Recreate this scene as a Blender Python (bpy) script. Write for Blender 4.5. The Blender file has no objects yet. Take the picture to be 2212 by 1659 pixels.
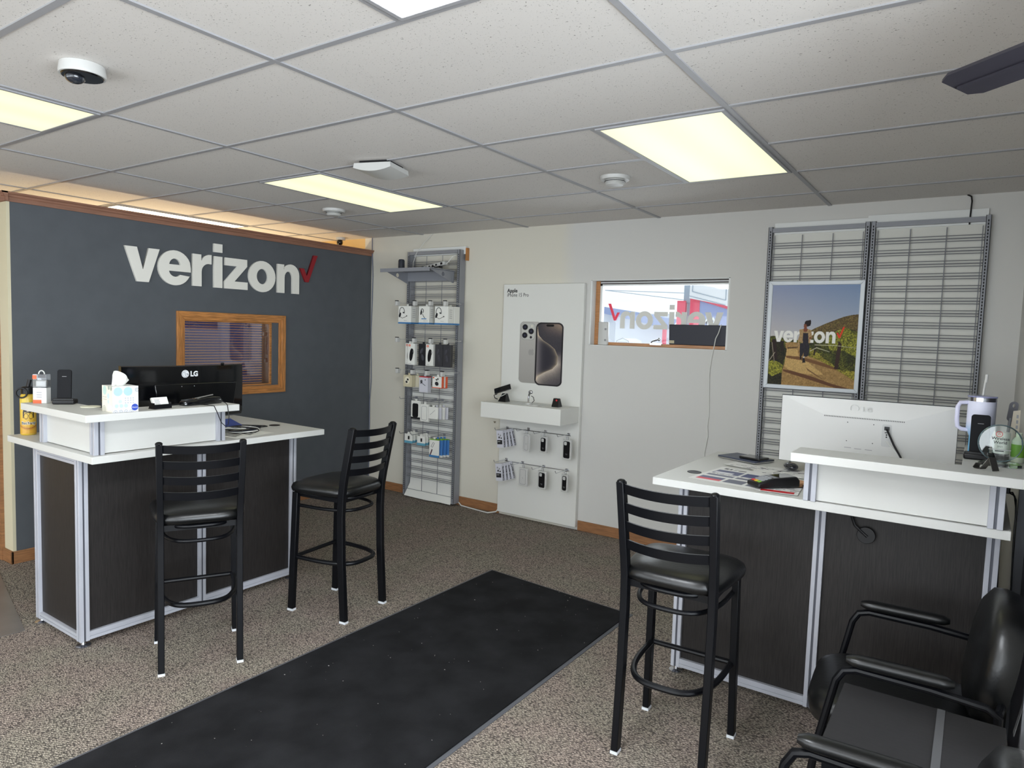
import bpy, bmesh, math, random
import numpy as np
from mathutils import Vector, Matrix
random.seed(7)
S = bpy.context.scene
COL = S.collection
PI = math.pi

# ------------------------------------------------------------------ camera
F_PX, YAW, PIT, ROL = 1480.74, .5973, -.0732, .0326
CAM = Vector((.9052, -2.1805, 1.6475))
cam_data = bpy.data.cameras.new('camera')
cam = bpy.data.objects.new('camera', cam_data); COL.objects.link(cam); S.camera = cam
cam_data.sensor_width = 36; cam_data.lens = F_PX / 2212 * 36; cam_data.clip_start = .02; cam_data.clip_end = 200
_f = Vector((-math.sin(YAW)*math.cos(PIT), math.cos(YAW)*math.cos(PIT), math.sin(PIT)))
_r0 = Vector((math.cos(YAW), math.sin(YAW), 0)); _u0 = _r0.cross(_f)
_r = math.cos(ROL)*_r0 + math.sin(ROL)*_u0; _u = -math.sin(ROL)*_r0 + math.cos(ROL)*_u0
cam.matrix_world = Matrix(((_r.x, _u.x, -_f.x, CAM.x), (_r.y, _u.y, -_f.y, CAM.y), (_r.z, _u.z, -_f.z, CAM.z), (0, 0, 0, 1)))

# ------------------------------------------------------------------ world, daylight, exposure
S.view_settings.view_transform = 'Standard'
S.view_settings.look = 'None'
S.view_settings.gamma = 1
S.view_settings.use_curve_mapping = False
S.view_settings.exposure = 0.8
W = bpy.data.worlds.new('overcast_sky'); S.world = W; W.use_nodes = True
bg = W.node_tree.nodes['Background']
bg.inputs[0].default_value = (.86, .95, 1.0, 1); bg.inputs[1].default_value = .70

def area(name, loc, rot, sx, sy, power, col):
    l = bpy.data.lights.new(name, 'AREA'); l.shape = 'RECTANGLE'; l.size = sx; l.size_y = sy
    l.energy = power; l.color = col
    o = bpy.data.objects.new(name, l); COL.objects.link(o); o.location = loc; o.rotation_euler = rot
    return o
# daylight coming through the shop front behind the camera and the glazed side of the entrance
area('daylight_shop_front', (-3.7, -4.62, 1.25), (PI/2, 0, 0), 3.2, 1.7, 26, (.90, .95, 1.0))
area('daylight_shop_front_right', (.5, -4.62, 1.2), (PI/2+.12, 0, 0), 4.6, 1.7, 66, (.90, .95, 1.0))
area('daylight_entrance_side', (3.12, -2.3, 1.25), (PI/2+.20, 0, PI/2), 3.6, 1.8, 150, (.84, .92, 1.0))
area('daylight_small_window', (-1.215, 3.3, 1.9), (-PI/2, 0, 0), 1.1, .5, 6, (.86, .94, 1.0))

area('added_office_uplight', (-5.5, 1.4, 1.45), (PI, 0, 0), .4, 2.2, 22, (1.0, .80, .52))  # unseen warm source, added to light the ceiling over the partition from below
# ------------------------------------------------------------------ materials
def lin(c):
    return tuple(((v/255)/12.92 if v/255 <= .04045 else ((v/255+.055)/1.055)**2.4) for v in c)
MATS = {}
def mat(name, rgb, rough=.5, metal=0., noise=.0, nscale=30, bump=0., bscale=200, trans=0., coat=0., emit=None, estr=0., alpha=1., spec=.5, stretch=None):
    if name in MATS: return MATS[name]
    m = bpy.data.materials.new(name); m.use_nodes = True; N = m.node_tree.nodes; L = m.node_tree.links
    b = N['Principled BSDF']; c = lin(rgb)
    b.inputs['Base Color'].default_value = (*c, 1)
    b.inputs['Roughness'].default_value = rough; b.inputs['Metallic'].default_value = metal
    b.inputs['Specular IOR Level'].default_value = spec
    if trans: b.inputs['Transmission Weight'].default_value = trans; b.inputs['IOR'].default_value = 1.45
    if coat: b.inputs['Coat Weight'].default_value = coat; b.inputs['Coat Roughness'].default_value = .05
    if emit: b.inputs['Emission Color'].default_value = (*lin(emit), 1); b.inputs['Emission Strength'].default_value = estr
    if alpha < 1: b.inputs['Alpha'].default_value = alpha
    if noise or bump:
        tc = N.new('ShaderNodeTexCoord'); mp = N.new('ShaderNodeMapping'); L.new(tc.outputs['Object'], mp.inputs[0])
        if stretch: mp.inputs['Scale'].default_value = stretch
    if noise:
        n = N.new('ShaderNodeTexNoise'); n.inputs['Scale'].default_value = nscale; n.inputs['Detail'].default_value = 4
        L.new(mp.outputs[0], n.inputs['Vector'])
        r = N.new('ShaderNodeValToRGB'); L.new(n.outputs[0], r.inputs[0])
        r.color_ramp.elements[0].position = .35; r.color_ramp.elements[1].position = .65
        r.color_ramp.elements[0].color = (*[v*(1-noise) for v in c], 1); r.color_ramp.elements[1].color = (*[min(1, v*(1+noise)) for v in c], 1)
        L.new(r.outputs[0], b.inputs['Base Color'])
    if bump:
        n2 = N.new('ShaderNodeTexNoise'); n2.inputs['Scale'].default_value = bscale; L.new(mp.outputs[0], n2.inputs['Vector'])
        bp = N.new('ShaderNodeBump'); bp.inputs['Strength'].default_value = bump; bp.inputs['Distance'].default_value = .002
        L.new(n2.outputs[0], bp.inputs['Height']); L.new(bp.outputs[0], b.inputs['Normal'])
    MATS[name] = m; return m

def nodes(m):
    return m.node_tree.nodes, m.node_tree.links, m.node_tree.nodes['Principled BSDF']

WALLW = mat('wall_white', (204, 203, 196), .75, bump=.12, bscale=260)
WALLY = mat('wall_cream', (206, 198, 170), .8, bump=.1, bscale=200)
WALLTAN = mat('wall_office_tan', (225, 190, 130), .85)
WALLG = mat('wall_slate', (82, 86, 91), .8, noise=.04, nscale=8, bump=.15, bscale=300)
def wall_two_tone():
    N, L, b = nodes(WALLW); tc = N.new('ShaderNodeTexCoord'); sp = N.new('ShaderNodeSeparateXYZ'); L.new(tc.outputs['Object'], sp.inputs[0])
    n = N.new('ShaderNodeTexNoise'); n.inputs['Scale'].default_value = 3; L.new(tc.outputs['Object'], n.inputs['Vector'])
    ad = N.new('ShaderNodeMath'); ad.operation = 'MULTIPLY_ADD'; ad.inputs[1].default_value = .12; L.new(n.outputs[0], ad.inputs[0]); L.new(sp.outputs['X'], ad.inputs[2])
    mr = N.new('ShaderNodeMapRange'); mr.inputs['From Min'].default_value = -2.02; mr.inputs['From Max'].default_value = -1.88; L.new(ad.outputs[0], mr.inputs[0])
    mx = N.new('ShaderNodeMix'); mx.data_type = 'RGBA'; mx.inputs['A'].default_value = (*lin((213, 209, 196)), 1); mx.inputs['B'].default_value = (*lin((207, 206, 202)), 1)
    L.new(mr.outputs[0], mx.inputs['Factor']); L.new(mx.outputs['Result'], b.inputs['Base Color'])
wall_two_tone()
OAK = mat('oak', (176, 118, 62), .45, noise=.3, nscale=9, stretch=(14, 1.2, 14), coat=.2)
OAKH = mat('oak_horizontal', (176, 122, 72), .45, noise=.2, nscale=9, stretch=(1.2, 14, 14), coat=.2)
OAKV = mat('oak_vertical', (176, 118, 62), .45, noise=.3, nscale=9, stretch=(14, 14, 1.2), coat=.2)
TRIMWOOD = mat('crown_wood', (140, 100, 80), .6, noise=.12, nscale=6, stretch=(10, 1, 10))
BASEW = mat('base_wood', (146, 102, 66), .55, noise=.2, nscale=6, stretch=(1.5, 1.5, 14))
WHITEL = mat('white_laminate', (202, 202, 198), .45, bump=.04, bscale=150)
WHITEP = mat('white_paint', (226, 228, 226), .5)
BOARDW = mat('board_white', (222, 222, 217), .5)
ALU = mat('aluminium', (178, 180, 188), .42, metal=.15, noise=.03, nscale=6)
ALU_SHADE = mat('aluminium_groove_shade', (90, 92, 100), .5, metal=.5)
DARKWOOD = mat('espresso_laminate', (36, 33, 32), .5, spec=.35, noise=.36, nscale=14, stretch=(26, 26, 1.0))
BLACKM = mat('black_metal', (7, 8, 12), .40, spec=.25)
LEATHER = mat('black_vinyl', (7, 8, 9), .33, bump=.25, bscale=70, spec=.55)
BLACKP = mat('black_plastic', (15, 15, 18), .42, spec=.4)
BLACKG = mat('black_gloss', (9, 10, 13), .08, coat=.3)
GREYM = mat('grey_steel', (140, 142, 148), .45, metal=.1)
GREYD = mat('grey_wire', (132, 133, 138), .45, metal=.1)
SLOT = mat('slot_black', (14, 14, 18), .7)
CHROME = mat('chrome', (205, 207, 212), .18, metal=1)
PAPER = mat('paper', (228, 228, 222), .7)
WHITEPL = mat('white_plastic', (199, 199, 196), .38)
GLIDE = mat('glide_white', (205, 208, 212), .4)
RED = mat('red', (190, 40, 52), .5)
SIGNW = mat('sign_white', (232, 230, 222), .5)
SIGNR = mat('sign_red', (142, 26, 36), .6)
DECAL = mat('decal_back_grey', (222, 222, 216), .6)
DECALR = mat('decal_red', (246, 72, 98), .6)
BLUE = mat('folder_blue', (52, 68, 130), .55)
RUBBER = mat('rubber_black', (26, 26, 27), .8)
CLEAR = mat('clear_plastic', (240, 242, 245), .05, trans=.95)
ORANGE = mat('orange', (226, 92, 50), .5)
BLUEB = mat('band_blue', (58, 120, 175), .5)
TXTD = mat('ink_dark', (28, 28, 32), .6)
TXTG = mat('ink_grey', (150, 150, 152), .6)
GREENC = mat('green', (120, 170, 60), .5)
TEAL = mat('teal_plug', (30, 90, 120), .5)
CORDW = mat('cord_white', (215, 215, 210), .5)
CORDB = mat('cord_blueblack', (28, 34, 52), .5)

# carpet
def carpet():
    m = mat('loop_carpet', (104, 95, 88), .95); N, L, b = nodes(m)
    tc = N.new('ShaderNodeTexCoord')
    mp = N.new('ShaderNodeMapping'); mp.inputs['Scale'].default_value = (1, 1.9, 1); mp.inputs['Rotation'].default_value = (0, 0, .5)
    L.new(tc.outputs['Object'], mp.inputs[0])
    v = N.new('ShaderNodeTexVoronoi'); v.inputs['Scale'].default_value = 105; L.new(mp.outputs[0], v.inputs['Vector'])
    n = N.new('ShaderNodeTexNoise'); n.inputs['Scale'].default_value = 120; n.inputs['Detail'].default_value = 2; L.new(mp.outputs[0], n.inputs['Vector'])
    big = N.new('ShaderNodeTexNoise'); big.inputs['Scale'].default_value = 3.2; big.inputs['Detail'].default_value = 3; L.new(tc.outputs['Object'], big.inputs['Vector'])
    r1 = N.new('ShaderNodeValToRGB'); L.new(v.outputs['Distance'], r1.inputs[0])
    e = r1.color_ramp.elements; e[0].position = .05; e[0].color = (*lin((206, 195, 182)), 1); e[1].position = .8; e[1].color = (*lin((86, 80, 77)), 1)
    mid = r1.color_ramp.elements.new(.4); mid.color = (*lin((153, 143, 134)), 1)
    r2 = N.new('ShaderNodeValToRGB'); L.new(n.outputs[0], r2.inputs[0])
    e = r2.color_ramp.elements; e[0].position = .36; e[0].color = (.60, .59, .58, 1); e[1].position = .64; e[1].color = (1.12, 1.12, 1.10, 1)
    mx = N.new('ShaderNodeMix'); mx.data_type = 'RGBA'; mx.blend_type = 'MULTIPLY'; mx.inputs['Factor'].default_value = 1
    L.new(r1.outputs[0], mx.inputs['A']); L.new(r2.outputs[0], mx.inputs['B'])
    r3 = N.new('ShaderNodeValToRGB'); L.new(big.outputs[0], r3.inputs[0])
    e = r3.color_ramp.elements; e[0].position = .4; e[0].color = (.97, 1.0, .95, 1); e[1].position = .6; e[1].color = (1.03, .985, .98, 1)
    m2 = N.new('ShaderNodeMix'); m2.data_type = 'RGBA'; m2.blend_type = 'MULTIPLY'; m2.inputs['Factor'].default_value = 1
    L.new(mx.outputs['Result'], m2.inputs['A']); L.new(r3.outputs[0], m2.inputs['B'])
    wv = N.new('ShaderNodeTexWave'); wv.inputs['Scale'].default_value = 26; wv.inputs['Distortion'].default_value = 1.2; wv.inputs['Detail'].default_value = 2; wv.inputs['Detail Scale'].default_value = 3
    mpw = N.new('ShaderNodeMapping'); mpw.inputs['Rotation'].default_value = (0, 0, 1.15); L.new(tc.outputs['Object'], mpw.inputs[0]); L.new(mpw.outputs[0], wv.inputs['Vector'])
    r4 = N.new('ShaderNodeMapRange'); r4.inputs['To Min'].default_value = .66; r4.inputs['To Max'].default_value = 1.2; L.new(wv.outputs['Fac'], r4.inputs[0])
    m3 = N.new('ShaderNodeVectorMath'); m3.operation = 'SCALE'; L.new(m2.outputs['Result'], m3.inputs[0]); L.new(r4.outputs[0], m3.inputs['Scale'])
    L.new(m3.outputs[0], b.inputs['Base Color'])
    bp = N.new('ShaderNodeBump'); bp.inputs['Strength'].default_value = .8; bp.inputs['Distance'].default_value = .004; bp.invert = True
    L.new(v.outputs['Distance'], bp.inputs['Height']); L.new(bp.outputs[0], b.inputs['Normal'])
    b.inputs['Specular IOR Level'].default_value = .2
    return m
CARPET = carpet()
def tile_mat():
    m = mat('ceiling_tile', (198, 196, 193), .9); N, L, b = nodes(m)
    tc = N.new('ShaderNodeTexCoord')
    def specks(scale, sx, rot, lo, hi):
        mp = N.new('ShaderNodeMapping'); mp.inputs['Scale'].default_value = (sx, 1, 1); mp.inputs['Rotation'].default_value = (0, 0, rot)
        L.new(tc.outputs['Object'], mp.inputs[0])
        n = N.new('ShaderNodeTexNoise'); n.inputs['Scale'].default_value = scale; n.inputs['Detail'].default_value = 2; n.inputs['Distortion'].default_value = .5
        L.new(mp.outputs[0], n.inputs['Vector'])
        r = N.new('ShaderNodeMapRange'); r.inputs['From Min'].default_value = lo; r.inputs['From Max'].default_value = hi
        L.new(n.outputs[0], r.inputs[0]); return r
    a = specks(125, 1.8, .5, .675, .73); c = specks(165, .6, -.3, .675, .73)
    mxm = N.new('ShaderNodeMath'); mxm.operation = 'MAXIMUM'; L.new(a.outputs[0], mxm.inputs[0]); L.new(c.outputs[0], mxm.inputs[1])
    mx = N.new('ShaderNodeMix'); mx.data_type = 'RGBA'
    mx.inputs['A'].default_value = (*lin((218, 214, 209)), 1); mx.inputs['B'].default_value = (*lin((138, 132, 126)), 1)
    L.new(mxm.outputs[0], mx.inputs['Factor']); L.new(mx.outputs['Result'], b.inputs['Base Color'])
    bp = N.new('ShaderNodeBump'); bp.inputs['Strength'].default_value = .5; bp.inputs['Distance'].default_value = .004; bp.invert = True
    L.new(mxm.outputs[0], bp.inputs['Height']); L.new(bp.outputs[0], b.inputs['Normal'])
    return m
TILE = tile_mat()
TEE = mat('ceiling_tee', (160, 160, 163), .45)
def rug_mat():
    m = mat('rug_black', (28, 28, 30), .95, noise=.35, nscale=5, bump=.5, bscale=300); N, L, b = nodes(m)
    b.inputs['Specular IOR Level'].default_value = .15
    tc = N.new('ShaderNodeTexCoord'); v = N.new('ShaderNodeTexNoise'); v.inputs['Scale'].default_value = 70; v.inputs['Detail'].default_value = 1
    L.new(tc.outputs['Object'], v.inputs['Vector'])
    r = N.new('ShaderNodeMapRange'); r.inputs['From Min'].default_value = .80; r.inputs['From Max'].default_value = .815; L.new(v.outputs[0], r.inputs[0])
    mx = N.new('ShaderNodeMix'); mx.data_type = 'RGBA'; mx.inputs['B'].default_value = (.5, .48, .45, 1)
    src = b.inputs['Base Color'].links[0].from_socket; L.new(src, mx.inputs['A']); L.new(r.outputs[0], mx.inputs['Factor']); L.new(mx.outputs['Result'], b.inputs['Base Color'])
    return m
RUG = rug_mat()
def lens_mat(name, rgb, k):
    m = mat(name, (110, 110, 104), .5, emit=rgb, estr=k); N, L, b = nodes(m)
    # faint brightness of the tubes behind the prismatic lens, two tubes along y
    tc = N.new('ShaderNodeTexCoord'); sp = N.new('ShaderNodeSeparateXYZ'); L.new(tc.outputs['Object'], sp.inputs[0])
    mt = N.new('ShaderNodeMath'); mt.operation = 'MULTIPLY'; mt.inputs[1].default_value = 2*PI/.3; L.new(sp.outputs['X'], mt.inputs[0])
    cs = N.new('ShaderNodeMath'); cs.operation = 'COSINE'; L.new(mt.outputs[0], cs.inputs[0])
    mr = N.new('ShaderNodeMapRange'); mr.inputs['From Min'].default_value = -1; mr.inputs['From Max'].default_value = 1
    mr.inputs['To Min'].default_value = k*1.06; mr.inputs['To Max'].default_value = k*.93; L.new(cs.outputs[0], mr.inputs[0])
    L.new(mr.outputs[0], b.inputs['Emission Strength'])
    vo = N.new('ShaderNodeTexVoronoi'); vo.inputs['Scale'].default_value = 110; vo.distance = 'CHEBYCHEV'; L.new(tc.outputs['Object'], vo.inputs['Vector'])
    bp = N.new('ShaderNodeBump'); bp.inputs['Strength'].default_value = .3; L.new(vo.outputs['Distance'], bp.inputs['Height']); L.new(bp.outputs[0], b.inputs['Normal'])
    return m
LENSY = lens_mat('lens_warm', (252, 253, 200), .68)
LENSO = lens_mat('lens_office', (255, 240, 195), 5)
LENSB = lens_mat('lens_cool', (240, 245, 250), 15)
def glass_mat(name, tint, spec=.5, a=.06):
    m = bpy.data.materials.new(name); m.use_nodes = True; N = m.node_tree.nodes; L = m.node_tree.links; N.clear()
    o = N.new('ShaderNodeOutputMaterial'); t = N.new('ShaderNodeBsdfTransparent'); g = N.new('ShaderNodeBsdfGlossy')
    t.inputs[0].default_value = (*tint, 1); g.inputs['Roughness'].default_value = .02
    fr = N.new('ShaderNodeFresnel'); fr.inputs[0].default_value = 1.5; mx = N.new('ShaderNodeMixShader')
    ad = N.new('ShaderNodeMath'); ad.operation = 'ADD'; ad.inputs[1].default_value = a; L.new(fr.outputs[0], ad.inputs[0])
    L.new(ad.outputs[0], mx.inputs[0]); L.new(t.outputs[0], mx.inputs[1]); L.new(g.outputs[0], mx.inputs[2]); L.new(mx.outputs[0], o.inputs[0])
    return m
PANE = glass_mat('window_glass', (1, 1, 1), a=0.)
PANEI = glass_mat('office_glass', (.9, .9, .95), a=.06)
AWARD = glass_mat('award_glass', (.93, .97, .96), a=.03)

# ------------------------------------------------------------------ mesh building
class MB:
    def __init__(s): s.v = []; s.f = []
    def add(s, vs, fs):
        n = len(s.v); s.v += [tuple(v) for v in vs]; s.f += [tuple(i+n for i in f) for f in fs]; return s
    def box(s, x0, x1, y0, y1, z0, z1, M=None):
        if x0 > x1: x0, x1 = x1, x0
        if y0 > y1: y0, y1 = y1, y0
        if z0 > z1: z0, z1 = z1, z0
        vs = [Vector(p) for p in ((x0,y0,z0),(x1,y0,z0),(x1,y1,z0),(x0,y1,z0),(x0,y0,z1),(x1,y0,z1),(x1,y1,z1),(x0,y1,z1))]
        if M: vs = [M @ v for v in vs]
        return s.add(vs, [(0,3,2,1),(4,5,6,7),(0,1,5,4),(1,2,6,5),(2,3,7,6),(3,0,4,7)])
    def cyl(s, p0, p1, r, n=16, r1=None):
        return s.tube([p0, p1], r, n, r1=r1)
    def tube(s, pts, r, n=8, r1=None, close=False):
        pts = [Vector(p) for p in pts]; k = len(pts)
        up = Vector((0,0,1)); rings = []; prev = None
        for i, p in enumerate(pts):
            if close: d = pts[(i+1) % k]-pts[i-1]
            else: d = pts[min(i+1, k-1)]-pts[max(i-1, 0)]
            d.normalize()
            if prev is None:
                a = d.cross(up)
                if a.length < .05: a = d.cross(Vector((0,1,0)))
            else: a = prev - d*prev.dot(d)
            a.normalize(); b = d.cross(a); prev = a
            rr = r if r1 is None else r+(r1-r)*i/(k-1)
            rings.append([p+rr*(math.cos(2*PI*j/n)*a+math.sin(2*PI*j/n)*b) for j in range(n)])
        vs = [v for g in rings for v in g]; fs = []
        for i in range(k if close else k-1):
            for j in range(n):
                a0 = i*n+j; a1 = i*n+(j+1) % n; i2 = (i+1) % k; fs.append((a0, a1, i2*n+(j+1) % n, i2*n+j))
        if not close: fs += [tuple(range(n))[::-1], tuple((k-1)*n+j for j in range(n))]
        return s.add(vs, fs)
    def lathe(s, prof, c=(0,0,0), n=32, M=None):
        vs = []; fs = []
        for r, z in prof:
            for j in range(n): vs.append(Vector((max(r, 1e-5)*math.cos(2*PI*j/n), max(r, 1e-5)*math.sin(2*PI*j/n), z)))
        k = len(prof)
        for i in range(k-1):
            for j in range(n): fs.append((i*n+j, i*n+(j+1) % n, (i+1)*n+(j+1) % n, (i+1)*n+j))
        fs += [tuple(range(n))[::-1], tuple((k-1)*n+j for j in range(n))]
        if M: vs = [M @ v for v in vs]
        return s.add([v+Vector(c) for v in vs], fs)
    def ell(s, c, rx, ry, rz, n=16, m=10, M=None):
        prof = [(math.sin(PI*i/m), -math.cos(PI*i/m)) for i in range(m+1)]
        T = Matrix.Diagonal((rx, ry, rz, 1)); T = (M @ T) if M else T
        return s.lathe(prof, c, n, T)
    def prism(s, poly, d0, d1, fn):   # fn(u,v,d)->xyz ; convex or simple polygon
        n = len(poly)
        vs = [fn(u, v, d0) for u, v in poly]+[fn(u, v, d1) for u, v in poly]
        fs = [tuple(range(n))[::-1], tuple(range(n, 2*n))]+[(i, (i+1) % n, n+(i+1) % n, n+i) for i in range(n)]
        return s.add(vs, fs)
    def xf(s, M): s.v = [tuple(M @ Vector(v)) for v in s.v]; return s

ORG = {}
def org(o):
    return ORG.get(o.name, Vector((0,0,0))) if o else Vector((0,0,0))
def link(me, name, m, parent=None, smooth=35, bevel=0, seg=2):
    o = bpy.data.objects.new(name, me); COL.objects.link(o)
    if m:
        me.materials.clear(); me.materials.append(m)
    if parent: o.parent = parent; ORG[o.name] = org(parent)
    if bevel:
        b = o.modifiers.new('bevel', 'BEVEL'); b.width = bevel; b.segments = seg; b.limit_method = 'ANGLE'; b.angle_limit = .6
    return o
def obj(name, mb, m, parent=None, smooth=35, bevel=0, seg=2, local=False):
    me = bpy.data.meshes.new(name); off = Vector((0,0,0)) if local else org(parent)
    me.from_pydata([tuple(Vector(v)-off) for v in mb.v], [], mb.f)
    bm = bmesh.new(); bm.from_mesh(me); bmesh.ops.recalc_face_normals(bm, faces=bm.faces)
    if smooth:
        a = math.radians(smooth)
        for f in bm.faces: f.smooth = True
        for e in bm.edges:
            if len(e.link_faces) != 2 or e.calc_face_angle(0) > a: e.smooth = False
    bm.to_mesh(me); bm.free()
    return link(me, name, m, parent, bevel=bevel, seg=seg)
def tag(o, label, cat, group=None, kind=None):
    o['label'] = label; o['category'] = cat
    if group: o['group'] = group
    if kind: o['kind'] = kind
    return o
def thing(name, loc, label, cat, group=None, rz=0):
    o = bpy.data.objects.new(name, None); COL.objects.link(o); o.location = loc; o.rotation_euler = (0,0,rz); o.empty_display_size = .05
    ORG[o.name] = Vector(loc); return tag(o, label, cat, group)
def struct(name, mb, m, parent=None, **k):
    o = obj(name, mb, m, parent, **k)
    if not parent: o['kind'] = 'structure'
    return o
def copy_tree(o, parent=None):
    c = o.copy(); COL.objects.link(c)
    if parent: c.parent = parent
    for ch in list(o.children): copy_tree(ch, c)
    return c
def curve_mesh(cu):
    o = bpy.data.objects.new('tmp', cu); COL.objects.link(o)
    dg = bpy.context.evaluated_depsgraph_get(); dg.update()
    me = bpy.data.meshes.new_from_object(o.evaluated_get(dg))
    bpy.data.objects.remove(o); bpy.data.curves.remove(cu); return me
def place(me, name, m, parent, O, U, V):   # maps the mesh's x,y,z onto origin O and axes U (right), V (up), normal UxV
    U = Vector(U).normalized(); V = Vector(V).normalized(); Nn = U.cross(V); O = Vector(O)-org(parent)
    M = Matrix(((U.x, V.x, Nn.x, O.x), (U.y, V.y, Nn.y, O.y), (U.z, V.z, Nn.z, O.z), (0,0,0,1)))
    me.transform(M); me.name = name
    return link(me, name, m, parent)
def text(body, size, m, parent, O, U, V, name='lettering', ext=.0004, bold=0., align='LEFT', sx=1.0, spacing=1.0):
    cu = bpy.data.curves.new('t', 'FONT'); cu.body = body; cu.size = size; cu.extrude = ext; cu.offset = bold*size
    cu.align_x = align; cu.resolution_u = 3; cu.space_character = spacing; cu.space_line = .95
    me = curve_mesh(cu)
    if sx != 1: me.transform(Matrix.Diagonal((sx, 1, 1, 1)))
    return place(me, name, m, parent, O, U, V)
def shape(loops, ext, m, name, parent, O, U, V, scale=1.0, mirror=False):
    cu = bpy.data.curves.new('s', 'CURVE'); cu.dimensions = '2D'; cu.fill_mode = 'BOTH'; cu.extrude = ext
    for lp in loops:
        sp = cu.splines.new('POLY'); sp.points.add(len(lp)-1)
        for i, (x, y) in enumerate(lp): sp.points[i].co = (x*scale*(-1 if mirror else 1), y*scale, 0, 1)
        sp.use_cyclic_u = True
    return place(curve_mesh(cu), name, m, parent, O, U, V)

def arc(cx, cy, rx, ry, a0, a1, n=14):
    return [(cx+rx*math.cos(math.radians(a0+(a1-a0)*i/n)), cy+ry*math.sin(math.radians(a0+(a1-a0)*i/n))) for i in range(n+1)]
def rrect(x0, y0, x1, y1, r, n=6):
    return arc(x1-r, y0+r, r, r, -90, 0, n)+arc(x1-r, y1-r, r, r, 0, 90, n)+arc(x0+r, y1-r, r, r, 90, 180, n)+arc(x0+r, y0+r, r, r, 180, 270, n)
GLY = {
 'v': (0, [[(0,1),(.35,1),(.52,.36),(.69,1),(1.02,1),(.69,0),(.34,0)]]),
 'e': (.97, [[(1.03,.40)]+[(.34,.40)]+arc(.53,.43,.20,.20,185,320,8)+[(1.0,.27)]+arc(.52,.5,.52,.53,-24,-338,26)+[(1.03,.52)],
             [(.34,.60)]+arc(.52,.58,.18,.20,170,10,8)+[(.70,.60)]]),
 'r': (2.06, [[(0,0),(.30,0),(.30,.50)]+arc(.56,.47,.26,.26,180,95,5)+[(.64,.72),(.64,1.02)]+arc(.60,.70,.32,.32,85,160,5)+[(.29,.84),(.29,1),(0,1)]]),
 'i': (2.78, [[(0,0),(.30,0),(.30,1),(0,1)],[(0,1.13),(.30,1.13),(.30,1.40),(0,1.40)]]),
 'z': (3.15, [[(0,0),(.86,0),(.86,.25),(.37,.25),(.84,.77),(.84,1),(.02,1),(.02,.75),(.48,.75),(0,.22)]]),
 'o': (4.05, [arc(.53,.5,.53,.53,0,348,28), arc(.53,.5,.22,.26,348,0,24)]),
 'n': (5.19, [[(0,0),(.30,0),(.30,.55)]+arc(.465,.55,.165,.22,180,0,8)+[(.63,0),(.93,0),(.93,.62)]+arc(.56,.65,.37,.38,0,150,10)+[(.28,.84),(.28,1),(0,1)]]),
 'c': (6.16, [[(0,.94),(.17,.94),(.30,.68),(.60,1.46),(.78,1.46),(.38,.46),(.24,.46)]]),
}
def wordmark(parent, O, U, V, s, ext, mw, mr, skip='', mirror=False, sub='letter'):
    for k, (dx, loops) in GLY.items():
        if k in skip: continue
        lp = [[(x+dx, y) for x, y in l] for l in loops]
        shape(lp, ext, mr if k == 'c' else mw, 'check_mark' if k == 'c' else sub, parent, O, U, V, s, mirror)

# flat prints: a fine grid whose colours are computed here, the way a printer lays ink on paper
def pip(X, Y, poly):
    ins = np.zeros(X.shape, bool); n = len(poly)
    for i in range(n):
        x0, y0 = poly[i]; x1, y1 = poly[(i+1) % n]
        if y0 == y1: continue
        c = ((y0 > Y) != (y1 > Y)) & (X < (x1-x0)*(Y-y0)/(y1-y0)+x0); ins ^= c
    return ins
RNG = np.random.RandomState(3)
def vnoise(X, Y, s):
    g = RNG.rand(64, 64); x = (X/s) % 63; y = (Y/s) % 63; i = x.astype(int); j = y.astype(int); fx = x-i; fy = y-j
    fx = fx*fx*(3-2*fx); fy = fy*fy*(3-2*fy)
    return (g[j,i]*(1-fx)+g[j,i+1]*fx)*(1-fy)+(g[j+1,i]*(1-fx)+g[j+1,i+1]*fx)*fy
PRINTM = {}
def print_mat(rough, coat=0):
    k = (rough, coat)
    if k in PRINTM: return PRINTM[k]
    m = bpy.data.materials.new('printed_ink'); m.use_nodes = True; N, L, b = nodes(m); b.inputs['Specular IOR Level'].default_value = .25
    a = N.new('ShaderNodeVertexColor'); a.layer_name = 'ink'; L.new(a.outputs[0], b.inputs['Base Color']); b.inputs['Roughness'].default_value = rough
    b.inputs['Coat Weight'].default_value = coat; PRINTM[k] = m; return m
def printed(name, img, parent, P, rough=.5, coat=0):  # img: h x w x 3 sRGB 0-255, row 0 at bottom; P(u,v)->xyz
    h, w = img.shape[:2]
    vs = [P(i/(w-1), j/(h-1)) for j in range(h) for i in range(w)]
    fs = [(j*w+i, j*w+i+1, (j+1)*w+i+1, (j+1)*w+i) for j in range(h-1) for i in range(w-1)]
    me = bpy.data.meshes.new(name); off = org(parent)
    me.from_pydata([tuple(Vector(v)-off) for v in vs], [], fs)
    c = np.clip(img/255., 0, 1).reshape(-1, 3); c = np.where(c <= .04045, c/12.92, ((c+.055)/1.055)**2.4)
    at = me.color_attributes.new('ink', 'FLOAT_COLOR', 'POINT'); at.data.foreach_set('color', np.c_[c, np.ones(len(c))].ravel().astype(np.float32))
    return link(me, name, print_mat(rough, coat), parent)

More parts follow.
